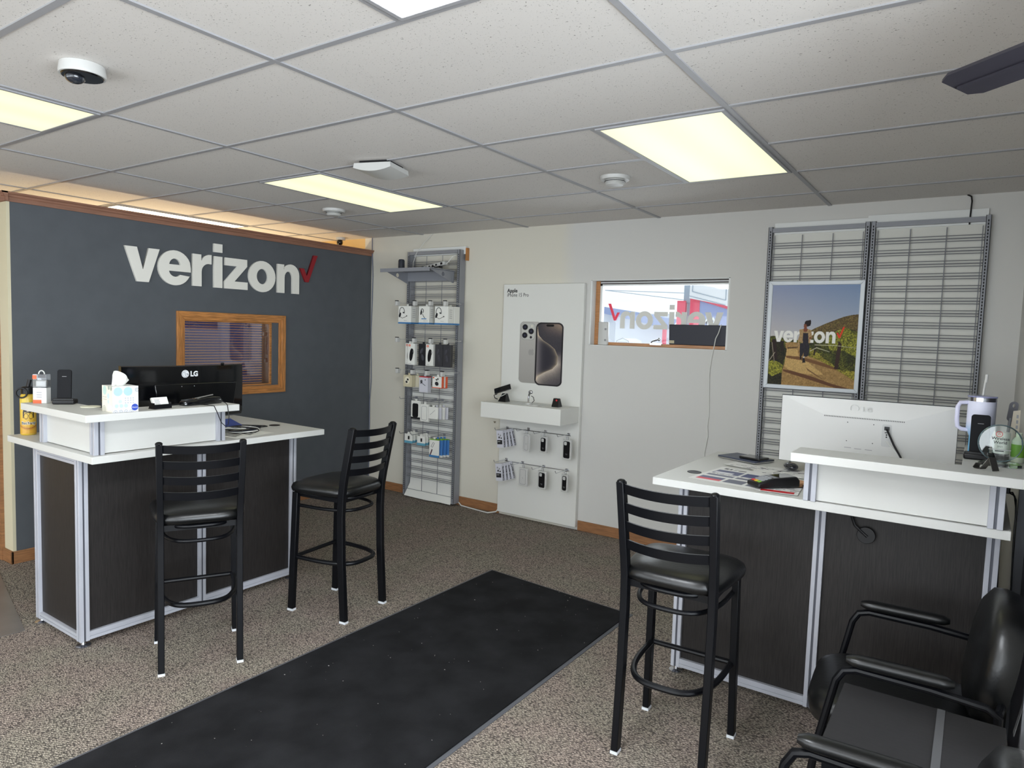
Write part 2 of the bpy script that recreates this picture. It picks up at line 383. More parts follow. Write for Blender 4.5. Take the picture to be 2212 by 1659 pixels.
# ================================================================== SETTING
YW, XG, ZC, XR = 2.897, -4.35, 2.583, 1.09
FT = .3048
b = MB(); b.box(-8, 3.4, -4.8, 3.2, -.08, 0); struct('floor', b, CARPET, smooth=0)
b = MB(); b.prism([(-8,-4.0),(-3.40,-4.0),(-3.16,-.70),(-4.35,-.42),(-8,-.42)], .0005, .003, lambda u,v,d: (u,v,d))
VINYL = mat('grey_vinyl', (98, 94, 92), .3, noise=.12, nscale=6); tr = struct('trim_1', b, VINYL, smooth=0); tr['label'] = 'smooth grey vinyl floor strip left of the carpet'
b = MB(); b.box(-8, 3.4, -4.8, 3.2, ZC, ZC+.08); struct('ceiling', b, TILE, smooth=0)
# ceiling grid of tees
b = MB(); tw = .012; zt = ZC-.006
FIX = [(-.61,.61),(-3.048,.61),(-3.048,-1.829),(-5.486,.61),(-.61,-1.829),(-.61,-4.267),(-3.048,-4.267),(1.829,-1.829)]
def infix(x, y):
    return any(fx+.01 < x < fx+.6 and fy+.01 < y < fy+1.21 for fx, fy in FIX)
for k in range(-2, 7):
    x = -4*FT*k
    if -8 < x < 3.4: b.box(x-tw, x+tw, -4.8, YW, zt, ZC+.002)
j = -7
while 2*FT*j < YW:
    y = 2*FT*j; x = -8.
    segs = []; xs = sorted([-8., 3.4]+[f[0] for f in FIX if f[1]+.05 < y < f[1]+1.17]+[f[0]+.61 for f in FIX if f[1]+.05 < y < f[1]+1.17])
    for a, c in zip(xs[:-1], xs[1:]):
        if not infix((a+c)/2, y): b.box(a, c, y-tw, y+tw, zt+.0006, ZC+.002)
    j += 1
for fx, fy in FIX:
    ex = fx if abs((fx/1.2192) % 1) > .1 and abs((fx/1.2192) % 1) < .9 else fx+.61
    b.box(ex-tw, ex+tw, fy, fy+1.22, zt+.0003, ZC+.002)
struct('trim_2', b, TEE, smooth=0)['label'] = 'white metal grid of the suspended ceiling'
# back wall with window opening
WX0, WX1, WZ0, WZ1 = -1.79, -.643, 1.574, 2.11
b = MB(); yo = YW+.18
b.box(-4.45, WX0, YW, yo, 0, ZC); b.box(WX1, 1.25, YW, yo, 0, ZC); b.box(WX0, WX1, YW, yo, 0, WZ0); b.box(WX0, WX1, YW, yo, WZ1, ZC)
struct('wall_back', b, WALLW, smooth=0)
b = MB(); b.box(-8, -4.45, YW, yo, 0, ZC); struct('wall_back_office', b, WALLTAN, smooth=0)
b = MB(); b.box(-7.2, -7.05, -4.7, YW, 0, ZC); struct('wall_far_office', b, WALLTAN, smooth=0)
# slate partition with office window opening (does not reach the ceiling)
PY0 = -.31; PT = 2.405; gx = XG-.13
oy0, oy1, oz0, oz1 = .862, 1.705, 1.12, 1.675
b = MB()
for (y0, y1, z0, z1) in ((PY0+.004, oy0, 0, PT), (oy1, YW, 0, PT), (oy0, oy1, 0, oz0), (oy0, oy1, oz1, PT)): b.box(gx, XG, y0, y1, z0, z1)
struct('wall_left', b, WALLG, smooth=0)
b = MB(); b.box(-4.52, XG-.003, PY0-.015, PY0+.004, .0, PT); b.box(-7.05, -5.4, PY0-.015, PY0+.12, 0, PT); b.box(-5.4, -4.52, PY0-.015, PY0+.12, 2.12, PT)
struct('wall_left_return', b, WALLY, smooth=0)
b = MB()
prof = [(0,0),(.012,0),(.014,.025),(.022,.032),(.022,.042),(.034,.050),(.034,.060),(0,.060)]
b.prism(prof, PY0-.05, YW, lambda u,v,d: (XG+u, d, PT-.01+v))
b.prism(prof, XG+.034, -7.0, lambda u,v,d: (d, PY0-.015-u, PT-.01+v))
b.box(gx, XG, PY0, YW, PT, PT+.048)
struct('trim_3', b, TRIMWOOD)['label'] = 'brown crown moulding on top of the slate partition'
b = MB(); b.box(-4.535, -4.485, PY0-.035, PY0-.014, 0, 2.16); b.box(-5.42, -4.50, PY0-.035, PY0-.014, 2.10, 2.16)
struct('trim_4', b, BASEW)['label'] = 'brown door casing at the left edge'
b = MB(); b.box(-5.40, -4.535, PY0-.0, PY0+.04, 0.005, 2.10); struct('door_1', b, OAKV)
# baseboards
def baseb(name, segs):
    b = MB()
    for s in segs: b.box(*s)
    struct(name, b, BASEW, bevel=.003)
baseb('baseboard_back', [(XG, -2.645, YW-.012, YW, 0, .085), (-1.823, XR, YW-.012, YW, 0, .085)])
baseb('baseboard_left', [(XG, XG+.012, PY0-.03, YW-.012, 0, .085), (-4.485, XG+.012, PY0-.03, PY0-.015, 0, .085)])
# right wall, door, entrance bay
b = MB(); b.box(XR, XR+.12, 1.36, YW, 0, ZC); b.box(XR, XR+.12, .28, 1.36, 2.1, ZC); b.box(XR, XR+.12, -.05, .28, 0, ZC)
b.box(XR, 3.15, -.17, -.05, 0, ZC); struct('wall_right', b, WALLW, smooth=0)
b = MB(); b.box(XR-.012, XR+.03, 1.33, 1.39, 0, 2.13); b.box(XR-.012, XR+.03, .27, .31, 0, 2.13); b.box(XR-.012, XR+.03, .27, 1.39, 2.09, 2.13)
struct('trim_5', b, GREYM)['label'] = 'grey metal door frame in the right wall'
b = MB(); b.box(XR+.02, XR+.06, .31, 1.33, .005, 2.09); struct('door_2', b, mat('door_dark', (52, 52, 60), .3))
# shop front behind the camera: low sill wall, piers and glazing
b = MB(); b.box(-7.2, 3.3, -4.62, -4.5, 0, .35); b.box(-7.2, 3.3, -4.62, -4.5, 2.35, ZC); b.box(-7.2, -5.4, -4.62, -4.5, .35, 2.35); b.box(1.35, 1.6, -4.62, -4.5, .35, 2.35); b.box(3.05, 3.3, -4.62, -4.5, .35, 2.35)
struct('wall_front', b, WALLW, smooth=0)
b = MB(); b.box(3.05, 3.17, -4.5, -.05, 0, .3); b.box(3.05, 3.17, -4.5, -.05, 2.38, ZC); b.box(3.05, 3.17, -.5, -.05, .3, 2.38)
struct('wall_entrance', b, WALLW, smooth=0)
win = None
b = MB()
for x in (-5.4, -3.7, -2.0, -.3, 1.31): b.box(x, x+.05, -4.6, -4.52, .35, 2.35)
struct('trim_6', b, GREYM)

# small window in the back wall
b = MB(); yf = YW+.07
b.box(WX0, WX0+.012, YW+.0005, yo-.003, WZ0, WZ1); b.box(WX1-.012, WX1, YW+.0005, yo-.003, WZ0, WZ1); b.box(WX0, WX1, YW+.0005, yo-.003, WZ1-.004, WZ1); b.box(WX0, WX1, YW+.0005, yo-.003, WZ0, WZ0+.004)
w1 = struct('window_1', b, WHITEP, smooth=0)
b = MB(); b.box(WX0+.012, WX0+.05, yf, yf+.05, WZ0+.004, WZ1-.004); b.box(WX0+.05, WX1-.012, yf-.02, yf+.05, WZ0+.004, WZ0+.03); b.box(WX1-.03, WX1-.012, yf, yf+.05, WZ0+.03, WZ1-.004)
obj('sash_wood', b, OAKH, w1, bevel=.002)
b = MB(); b.box(WX0+.05, WX1-.03, yf, yf+.05, WZ1-.03, WZ1-.022); b.box(WX0+.05, WX1-.03, yf, yf+.05, WZ1-.012, WZ1-.006)
obj('top_track', b, mat('track_dark', (60, 50, 48), .5), w1)
b = MB(); b.box(WX0+.05, WX1-.03, yf+.006, yf+.05, WZ1-.022, WZ1-.012); b.box(WX0+.05, WX0+.068, yf+.005, yf+.05, WZ0+.03, WZ1-.03); b.box(WX0+.05, WX1-.03, yf+.005, yf+.05, WZ1-.042, WZ1-.03)
obj('sash_white', b, WHITEP, w1)
b = MB(); b.box(WX0+.06, WX1-.02, yf+.03, yf+.034, WZ0+.02, WZ1-.03); obj('pane', b, PANE, w1, smooth=0)
b = MB(); b.tube([(-1.25,yf-.04,1.612),(-1.235,yf-.05,1.625),(-1.19,yf-.055,1.637),(-1.175,yf-.055,1.636)], .006); b.ell((-1.18,yf-.055,1.64), .01, .008, .014); b.box(-1.26, -1.165, yf-.045, yf-.02, 1.595, 1.612)
obj('crank_handle', b, CHROME, w1)
dec = thing('window_decal', (-.711, 3.0, 1.72), 'grey wordmark with red check mark on the small window, seen reversed', 'decal')
wordmark(dec, (-.711, 2.993, 1.72), (1,0,0), (0,0,1), .1385, .0008, DECAL, DECALR, mirror=True)

# partition window: oak frame, glass, blind
fr = MB(); fw = .062
def wood_frame(b, y0, y1, z0, z1, fw, x0, x1):
    b.prism([(y0,z0),(y1,z0),(y1-fw,z0+fw),(y0+fw,z0+fw)], x0, x1, lambda u,v,d: (d,u,v))
    b.prism([(y0,z1),(y1,z1),(y1-fw,z1-fw),(y0+fw,z1-fw)], x0, x1, lambda u,v,d: (d,u,v))
def wood_frame_v(b, y0, y1, z0, z1, fw, x0, x1):
    b.prism([(y0,z0),(y0,z1),(y0+fw,z1-fw),(y0+fw,z0+fw)], x0, x1, lambda u,v,d: (d,u,v))
    b.prism([(y1,z0),(y1,z1),(y1-fw,z1-fw),(y1-fw,z0+fw)], x0, x1, lambda u,v,d: (d,u,v))
b = MB(); wood_frame(b, .805, 1.829, 1.05, 1.742, .042, XG, XG+.02); wood_frame(b, .842, 1.792, 1.087, 1.705, .03, XG-.02, XG+.012)
w2 = struct('window_2', b, OAK, bevel=.002)
b = MB(); wood_frame_v(b, .805, 1.829, 1.05, 1.742, .042, XG, XG+.02); wood_frame_v(b, .842, 1.792, 1.087, 1.705, .03, XG-.02, XG+.012)
obj('side_casing', b, OAKV, w2, bevel=.002)
b = MB(); b.box(gx, XG-.02, oy0, oy0+.02, oz0, oz1); b.box(gx, XG-.02, oy1-.02, oy1, oz0, oz1); b.box(gx, XG-.02, oy0+.02, oy1-.02, oz0, oz0+.012); b.box(gx, XG-.02, oy0+.02, oy1-.02, oz1-.012, oz1)
obj('inner_jamb', b, OAK, w2)
b = MB(); b.box(XG-.034, XG-.03, oy0+.02, oy1-.02, oz0+.012, oz1-.012); obj('pane', b, PANEI, w2, smooth=0)
b = MB(); xb = gx-.03
BLIND = mat('blind_slat', (96, 108, 165), .4)
for i in range(28):
    z = 1.075+i*.0225; b.box(-.0125, .0125, .84, 1.73, -.0006, .0006, Matrix.Translation((xb, 0, z)) @ Matrix.Rotation(-.75, 4, 'Y'))
t = thing('window_blind', (xb, 1.285, 1.06), 'dark blue slatted blind behind the oak framed office window', 'blind')
obj('slats', b, BLIND, t, smooth=0)
b = MB(); b.box(xb-.02, xb+.015, .84, 1.73, 1.70, 1.735); obj('head_rail', b, BLIND, t)
b = MB()
for y in (1.0, 1.57):
    b = MB(); b.tube([(xb+.014, y, 1.07), (xb+.014, y, 1.70)], .0015, 6); obj('ladder_cord', b, TXTG, t)

# ------------------------------------------------------------------ ceiling fixtures
def fixture(fx, fy, lens, label):
    x0, x1, y0, y1 = fx+.012, fx+.598, fy+.012, fy+1.207
    t = thing('ceiling_light', ((x0+x1)/2, (y0+y1)/2, ZC-.012), label, 'light', 'recessed ceiling light panels')
    b = MB(); e = .018
    for q in ((x0,x1,y0,y0+e),(x0,x1,y1-e,y1),(x0,x0+e,y0+e,y1-e),(x1-e,x1,y0+e,y1-e)): b.box(*q, ZC-.012, ZC-.001)
    obj('frame', b, TEE, t, bevel=.002)
    b = MB(); b.box(x0+e, x1-e, y0+e, y1-e, ZC-.009, ZC-.003); obj('diffuser', b, lens, t, smooth=0)
fixture(-.61, .61, LENSY, 'large lit ceiling panel nearest the small window')
fixture(-3.048, .61, LENSY, 'lit ceiling panel in front of the slate wall, next to the access point')
fixture(-3.048, -1.829, LENSY, 'lit ceiling panel cut off by the left edge of the photo')
fixture(-5.486, .61, LENSO, 'lit ceiling panel partly hidden behind the slate wall')
fixture(-.61, -1.829, LENSB, 'cool white ceiling panel cut off by the top edge')
fixture(-.61, -4.267, LENSB, 'added cool white fill panel, unseen behind the camera towards the entrance')  # this and the next two: unseen panels added to lift the room's brightness
fixture(-3.048, -4.267, LENSB, 'added cool white fill panel, unseen behind the camera by the shop front')
fixture(1.829, -1.829, LENSB, 'added cool white fill panel, unseen right of the camera in the entrance bay')

def lathe_down(prof, c): # profile radii with z measured below the ceiling
    b = MB(); b.lathe([(r, -z) for r, z in prof], c, 32); return b
def detector(x, y, r, label):
    t = thing('smoke_detector', (x, y, ZC-.06), label, 'smoke detector', 'round ceiling smoke detectors')
    obj('base', lathe_down([(.0,.001),(r,.001),(r,.012),(r*.93,.022),(.0,.022)], (x,y,ZC)), WHITEPL, t)
    obj('sensor_cage', lathe_down([(.0,.022),(r*.62,.022),(r*.68,.030),(r*.60,.036),(r*.66,.040),(r*.55,.050),(.0,.054)], (x,y,ZC)), WHITEPL, t)
    b = MB(); b.lathe([(r*.66,-.0285),(r*.69,-.0285),(r*.69,-.0315),(r*.66,-.0315)], (x,y,ZC), 32); obj('vent_ring', b, SLOT, t)
detector(-.93, 1.52, .088, 'white round smoke detector on the ceiling beside the largest light panel')
detector(-3.40, 1.56, .088, 'white round smoke detector on the ceiling towards the slate wall corner')
t = thing('dome_camera', (-1.90, -.94, ZC-.06), 'white round ceiling camera with a dark glassy face, upper left', 'camera')
obj('housing', lathe_down([(0,.001),(.074,.001),(.078,.03),(.076,.040),(0,.040)], (-1.90,-.94,ZC)), WHITEPL, t)
obj('dark_face', lathe_down([(0,.040),(.070,.040),(.067,.0445),(0,.0455)], (-1.90,-.94,ZC)), BLACKG, t)
b = MB(); b.ell((-1.925,-.955,ZC-.045), .034, .034, .022); obj('lens_dome', b, mat('dome_gloss', (40, 44, 52), .03, coat=1), t)
t = thing('access_point', (-1.97, .64, ZC-.06), 'square curved white wireless access point hanging below the ceiling', 'access point')
M = Matrix.Translation((-1.97, .66, ZC-.03)) @ Matrix.Rotation(.3, 4, 'Z')
b = MB(); n = 14; hw = .115
vs = []; fs = []
for j in range(n+1):
    for i in range(n+1):
        u = -1+2*i/n; v = -1+2*j/n; vs.append(M @ Vector((u*hw, v*hw, -.012-.022*(1-u*u*.9)-.0*v)))
for j in range(n+1):
    for i in range(n+1):
        u = -1+2*i/n; v = -1+2*j/n; vs.append(M @ Vector((u*hw*.97, v*hw*.97, .012)))
q = (n+1)*(n+1)
for j in range(n):
    for i in range(n):
        a = j*(n+1)+i; fs.append((a, a+1, a+n+2, a+n+1)); fs.append((q+a, q+a+n+1, q+a+n+2, q+a+1))
for i in range(n):
    fs.append((i, q+i, q+i+1, i+1)); a = n*(n+1)+i; fs.append((a, a+1, q+a+1, q+a)); a = i*(n+1); fs.append((a, a+n+1, q+a+n+1, q+a)); a += n; fs.append((a, q+a, q+a+n+1, a+n+1))
b.add(vs, fs); obj('cover', b, WHITEPL, t)
b = MB(); b.box(-.09, .09, -.09, .09, .012, .029, M); obj('mounting_plate', b, BLACKP, t)
t = thing('security_camera', (-4.66, 2.75, ZC-.1), 'tiny dark turret camera on the office ceiling above the slate wall', 'camera')
b = MB(); b.lathe([(0,0),(.05,0),(.05,-.025),(0,-.025)], (-4.66,2.75,ZC)); obj('base', b, WHITEPL, t)
b = MB(); b.ell((-4.66,2.74,ZC-.05), .032, .032, .034); obj('eyeball', b, BLACKG, t)

# fan at right edge
t = thing('ceiling_fan', (1.42, -.62, 2.2), 'dark ceiling fan with one blade reaching in at the upper right', 'fan')
b = MB(); b.lathe([(0,.383),(.07,.383),(.06,.33),(.015,.32),(.015,.2),(.09,.18),(.12,.13),(.12,.06),(.08,.03),(0,.02)], (1.42,-.62,2.2)); obj('motor', b, BLACKM, t)
def blade(a, r0, r1, w):
    b = MB(); M = Matrix.Translation((1.42,-.62,2.3)) @ Matrix.Rotation(a, 4, 'Z') @ Matrix.Rotation(.22, 4, 'X')
    out = [(r0,-w*.35),(r0,w*.35),(r0+.05,w*.5)]+[(r1-.03,w*.5),(r1,w*.36),(r1,-w*.36),(r1-.03,-w*.5),(r0+.05,-w*.5)]
    b.prism(out, -.004, .004, lambda u,v,d: M @ Vector((u,v,d)))
    b.box(r0+.02, r1-.01, -.004, .004, -.010, -.004, M)
    return b
A0 = math.atan2(-.10+.62, .80-1.42)
for k in range(4): obj('blade', blade(A0+k*PI/2, .1, .80, .12), mat('fan_blade', (36, 34, 44), .6), t)

# ------------------------------------------------------------------ wall sign
t = thing('wall_sign', (XG+.02, .406, 1.947), 'large white wordmark with a red check mark on the slate wall', 'sign')
wordmark(t, (XG+.012, .406, 1.947), (0,1,0), (0,0,1), .2555, .009, SIGNW, SIGNR)

# ------------------------------------------------------------------ rug
b = MB(); b.prism([(-1.79,-2.6),(-.715,-2.6),(-.715,1.515),(-1.785,1.605)], .001, .010, lambda u,v,d: (u,v,d))
rg = thing('floor_mat', (-1.25, -.5, 0), 'long black runner mat lying on the carpet', 'mat')
obj('pile', b, RUG, rg, smooth=0)
b = MB(); o1 = [(-1.81,-2.62),(-.695,-2.62),(-.695,1.533),(-1.805,1.627)]; b.prism(o1, .0008, .004, lambda u,v,d: (u,v,d)); obj('rubber_border', b, mat('mat_edge', (84, 85, 90), .7), rg, smooth=0)

# ------------------------------------------------------------------ service desks
def post(b, x, y, z0, z1, s=.022):
    b.box(x-s+.013, x+s-.013, y-s+.013, y+s-.013, z0, z1)
    g = .0045
    for sx in (-1, 1):
        for sy in (-1, 1):
            xa, xb_ = sorted((x+sx*g, x+sx*s)); ya, yb_ = sorted((y+sy*g, y+sy*s)); b.box(xa, xb_, ya, yb_, z0, z1)
def core(x, y, z0, z1, s, parent):
    b = MB(); k = s-.0045
    b.box(x-k, x+k, y-.0046, y+.0046, z0+.001, z1-.001); b.box(x-.0046, x+.0046, y-k, y+k, z0+.001, z1-.001)
    obj('groove_shade', b, ALU_SHADE, parent, smooth=0)  # darker aluminium puts the shade inside the post grooves into colour
def desk(M, name, label, hpoly, H, side):
    # local frame: u along the front, w depth from the customer side, built with mapping M(u,w)->(x,y)
    o = M(0, 0); t = thing(name, (o[0], o[1], 0), label, 'desk')
    def bx(b, u0, u1, w0, w1, z0, z1):
        p = M(u0, w0); q = M(u1, w1); b.box(p[0], q[0], p[1], q[1], z0, z1)
    L_, D = 1.39, .97
    b = MB(); bx(b, 0, L_, 0, D, .965, 1.0); obj('worktop', b, WHITEL, t, bevel=.002)
    us = (.045, .675, 1.305); w0 = .215; w1 = .685
    for u in us:
        b = MB(); p = M(u, w0); post(b, p[0], p[1], .03, .965); ps = obj('post', b, ALU, t, bevel=.001, seg=1); core(p[0], p[1], .03, .965, .022, ps)
        if u != us[1]:
            g = MB(); g.lathe([(0,0),(.034,0),(.034,.006),(.012,.012),(.008,.03),(0,.03)], (p[0],p[1],.0015), 24); obj('levelling_foot', g, CHROME, ps)
    for u in (us[0], us[2]):
        b = MB(); p = M(u, w1); post(b, p[0], p[1], .03, .965); ps = obj('post', b, ALU, t, bevel=.001, seg=1)
        g = MB(); g.lathe([(0,0),(.034,0),(.034,.006),(.012,.012),(.008,.03),(0,.03)], (p[0],p[1],.0015), 24); obj('levelling_foot', g, CHROME, ps)
    def railed(u0, u1, w_0, w_1, zlo, zhi, top):
        pb = MB(); bx(pb, u0, u1, w_0, w_1, zlo, zhi); return pb
    for a, c in ((us[0], us[1]), (us[1], us[2])):
        b = MB(); bx(b, a+.02, c-.02, w0-.005, w0+.008, .07, .95); obj('front_panel', b, DARKWOOD, t, smooth=0)
        b = MB()
        bx(b, a+.022, c-.022, w0-.021, w0+.02, .034, .050); bx(b, a+.022, c-.022, w0-.017, w0+.017, .050, .054); bx(b, a+.022, c-.022, w0-.021, w0+.02, .054, .076); obj('bottom_rail', b, ALU, t, smooth=0); b = MB()
        bx(b, a+.022, c-.022, w0-.018, w0+.02, .952, .965); obj('top_rail', b, ALU, t, smooth=0)
    for u, s in ((us[0], -1), (us[2], 1)):
        b = MB(); bx(b, u-.006, u+.006, w0+.02, w1-.02, .07, .93); obj('side_panel', b, DARKWOOD, t, smooth=0)
        for z in (.034, .930):
            b = MB(); bx(b, u-.021, u+.021, w0+.022, w1-.022, z, z+.014); bx(b, u-.016, u+.016, w0+.022, w1-.022, z+.014, z+.019); bx(b, u-.021, u+.021, w0+.022, w1-.022, z+.019, z+.033); obj('side_rail', b, ALU, t, smooth=0)
    # raised transaction shelf
    h = MB(); h.prism([M(*p) for p in hpoly], 1.175, 1.21, lambda x,y,d: (x,y,d)); obj('raised_shelf', h, WHITEL, t, bevel=.002)
    (ha, hc, hw0, hw1) = H
    fw_ = hw0
    for (u, w) in ((ha, fw_), (hc, fw_), (side, hw1)):
        b = MB(); p = M(u, w); post(b, p[0], p[1], 1.0, 1.175, .024); core(p[0], p[1], 1.0, 1.175, .024, obj('shelf_post', b, ALU, t, bevel=.001, seg=1))
    b = MB(); bx(b, ha+.022, hc-.022, fw_-.004, fw_+.008, 1.004, 1.175); obj('shelf_panel', b, WHITEL, t, smooth=0)
    b = MB(); bx(b, side-.006, side+.006, fw_+.022, hw1-.022, 1.004, 1.175); obj('shelf_panel', b, WHITEL, t, smooth=0)
    return t
# left desk: front faces +x. u along +y from y=-.645, w = -(x+2.523)
ML = lambda u, w: (-2.523-w, -.645+u)
DL = desk(ML, 'service_desk', 'white topped dark wood service desk in front of the slate wall', [(-.055,-.068),(.735,-.068),(.735,.117),(.137,.117),(.137,.637),(-.055,.637)], (.050,.690,.057,.607), .050)
# right desk: front faces -y. u along x, w along +y; mirror so the end run is at +x
MR = lambda u, w: (1.04-u*(1.364/1.39), .824+w)
DR = desk(MR, 'service_desk', 'white topped dark wood service desk below the wire grid panels at right', [(-.045,-.12),(.750,-.12),(.750,.066),(.168,.066),(.168,.72),(-.045,.72)], (.050,.690,.018,.66), .050)

def grommet(x, y):
    t = thing('cable_grommet', (x, y, 1.0), '', 'grommet')
    b = MB(); b.lathe([(.022,.0005),(.034,.0005),(.034,.003),(.026,.004),(.022,.002)], (x,y,1.0), 28); obj('rim', b, BLACKP, t)
    b = MB(); b.lathe([(0,.0003),(.021,.0003),(.021,.0012),(0,.0012)], (x,y,1.0), 24); obj('opening', b, SLOT, t)
    return t
grommet(-2.867, .625)['label'] = 'round black cable grommet in the desk top near the far stool'
grommet(-.212, 1.075)['label'] = 'round cable grommet at the left corner of the right desk top'

# ------------------------------------------------------------------ bar stools
def make_stool(label):
    t = thing('bar_stool', (0,0,0), label, 'stool', 'black ladder-back bar stools')
    # local: front = +y
    def leg(pts, s):
        b = MB(); n = len(pts)
        vs = []; 
        for x, y, z in pts:
            for a, c in ((-s,-s*1.4),(s,-s*1.4),(s,s*1.4),(-s,s*1.4)): vs.append((x+a, y+c, z))
        fs = [(3,2,1,0), tuple(4*(n-1)+i for i in range(4))]
        for i in range(n-1):
            for j in range(4): fs.append((i*4+j, i*4+(j+1) % 4, (i+1)*4+(j+1) % 4, (i+1)*4+j))
        b.add(vs, fs); return b
    for sx in (-1, 1):
        pts = [(sx*.172,-.195,.012),(sx*.172,-.172,.35),(sx*.172,-.165,.60),(sx*.172,-.170,.72),(sx*.174,-.182,.80),(sx*.178,-.243,1.10)]
        l = obj('rear_leg', leg(pts, .0145), BLACKM, t, local=True, bevel=.003)
        b = MB(); x, y = sx*.172, -.195; b.box(x-.015, x+.015, y-.021, y+.021, 0, .012); obj('glide', b, GLIDE, l, local=True)
        b = MB(); b.ell((sx*.178,-.244,1.10), .0165, .0215, .010, 12, 6); obj('end_cap', b, BLACKM, l, local=True)
        l = obj('front_leg', leg([(sx*.186,.185,.012),(sx*.176,.165,.70)], .014), BLACKM, t, local=True, bevel=.003)
        b = MB(); x, y = sx*.186, .185; b.box(x-.015, x+.015, y-.0205, y+.0205, 0, .012); obj('glide', b, GLIDE, l, local=True)
    # curved back slats
    for i in range(4):
        zc = 1.075-.0745*i; yc = -.243+(1.10-zc)*.203
        b = MB(); n = 14; vs = []; fs = []
        for k in range(n+1):
            u = -1+2*k/n; x = .168*u; y = yc-.040*(1-u*u)
            for dy, dz in ((-.006,-.019),(.004,-.019),(-.004,.019),(-.014,.019)): vs.append((x, y+dy, zc+dz-.004*(1-u*u)))
        for k in range(n):
            for j in range(4): fs.append((4*k+j, 4*k+(j+1) % 4, 4*k+4+(j+1) % 4, 4*k+4+j))
        fs += [(3,2,1,0), (4*n,4*n+1,4*n+2,4*n+3)]
        b.add(vs, fs); obj('back_slat', b, BLACKM, t, local=True)
    # seat cushion: rounded trapezoid
    def outl(k, z, dz=0):
        p = []
        W1, W0, H = .226*k, .190*k, .208*k
        for i in range(40):
            a = 2*PI*i/40; c, s_ = math.cos(a), math.sin(a); e = .45
            x = math.copysign(abs(c)**e, c); y = math.copysign(abs(s_)**e, s_)
            w = W0+(W1-W0)*(y+1)/2; p.append((x*w, -.005+y*H+.012*k, z))
        return p
    b = MB(); rings = [outl(.93,.704), outl(1.0,.712), outl(1.02,.730), outl(.99,.748), outl(.91,.760), outl(.72,.769), outl(.40,.773), outl(.1,.774)]
    vs = [v for r in rings for v in r]; fs = [tuple(range(40))[::-1], tuple(7*40+j for j in range(40))]
    for i in range(7):
        for j in range(40): fs.append((i*40+j, i*40+(j+1) % 40, (i+1)*40+(j+1) % 40, (i+1)*40+j))
    b.add(vs, fs); obj('seat_cushion', b, LEATHER, t, local=True, smooth=60)
    def ring(z, fy, w, by, r, sq=.5):
        # U-shape: straight across the front legs, curved round the back
        pts = [(-w, fy, z)]+[(-w*math.copysign(abs(math.cos(PI*i/24))**.62, math.cos(PI*i/24)), by*math.sin(PI*i/24)**.8+(fy-.06)*(1-math.sin(PI*i/24)**.8), z) for i in range(0, 25)]+[(w, fy, z)]
        b = MB(); b.tube(pts, r, 10); return b
    for z, r, nm in ((.692,.010,'seat_ring'), (.622,.0095,'upper_ring')):
        obj(nm, ring(z, .165, .165, -.185, r), BLACKM, t, local=True)
    obj('foot_ring', ring(.318, .172, .172, -.20, .0125), BLACKM, t, local=True)
    b = MB(); b.tube([(-.178,.175,.318),(.178,.175,.318)], .0115, 10); obj('foot_bar', b, BLACKM, t, local=True)
    b = MB(); b.box(-.172, .172, .152, .168, .672, .704); obj('front_apron', b, BLACKM, t, local=True)
    b = MB(); b.box(-.165, .165, -.16, -.14, .672, .70)
    for s_ in (-1, 1): b.box(s_*.165-.006, s_*.165+.006, -.15, .15, .676, .704)
    obj('seat_frame', b, BLACKM, t, local=True)
    return t
st = make_stool('black metal bar stool with its back to us in front of the left desk')
st.location = (-2.252, -.272, 0); st.rotation_euler = (0,0,math.radians(62))
s2 = copy_tree(st); s2.location = (-2.150, .545, 0); s2.rotation_euler = (0,0,math.radians(97)); s2['label'] = 'black metal bar stool standing sideways at the far end of the left desk'
s3 = copy_tree(st); s3.location = (-.024, .445, 0); s3.rotation_euler = (0,0,math.radians(2.5)); s3['label'] = 'black metal bar stool nearest the camera, in front of the right desk'

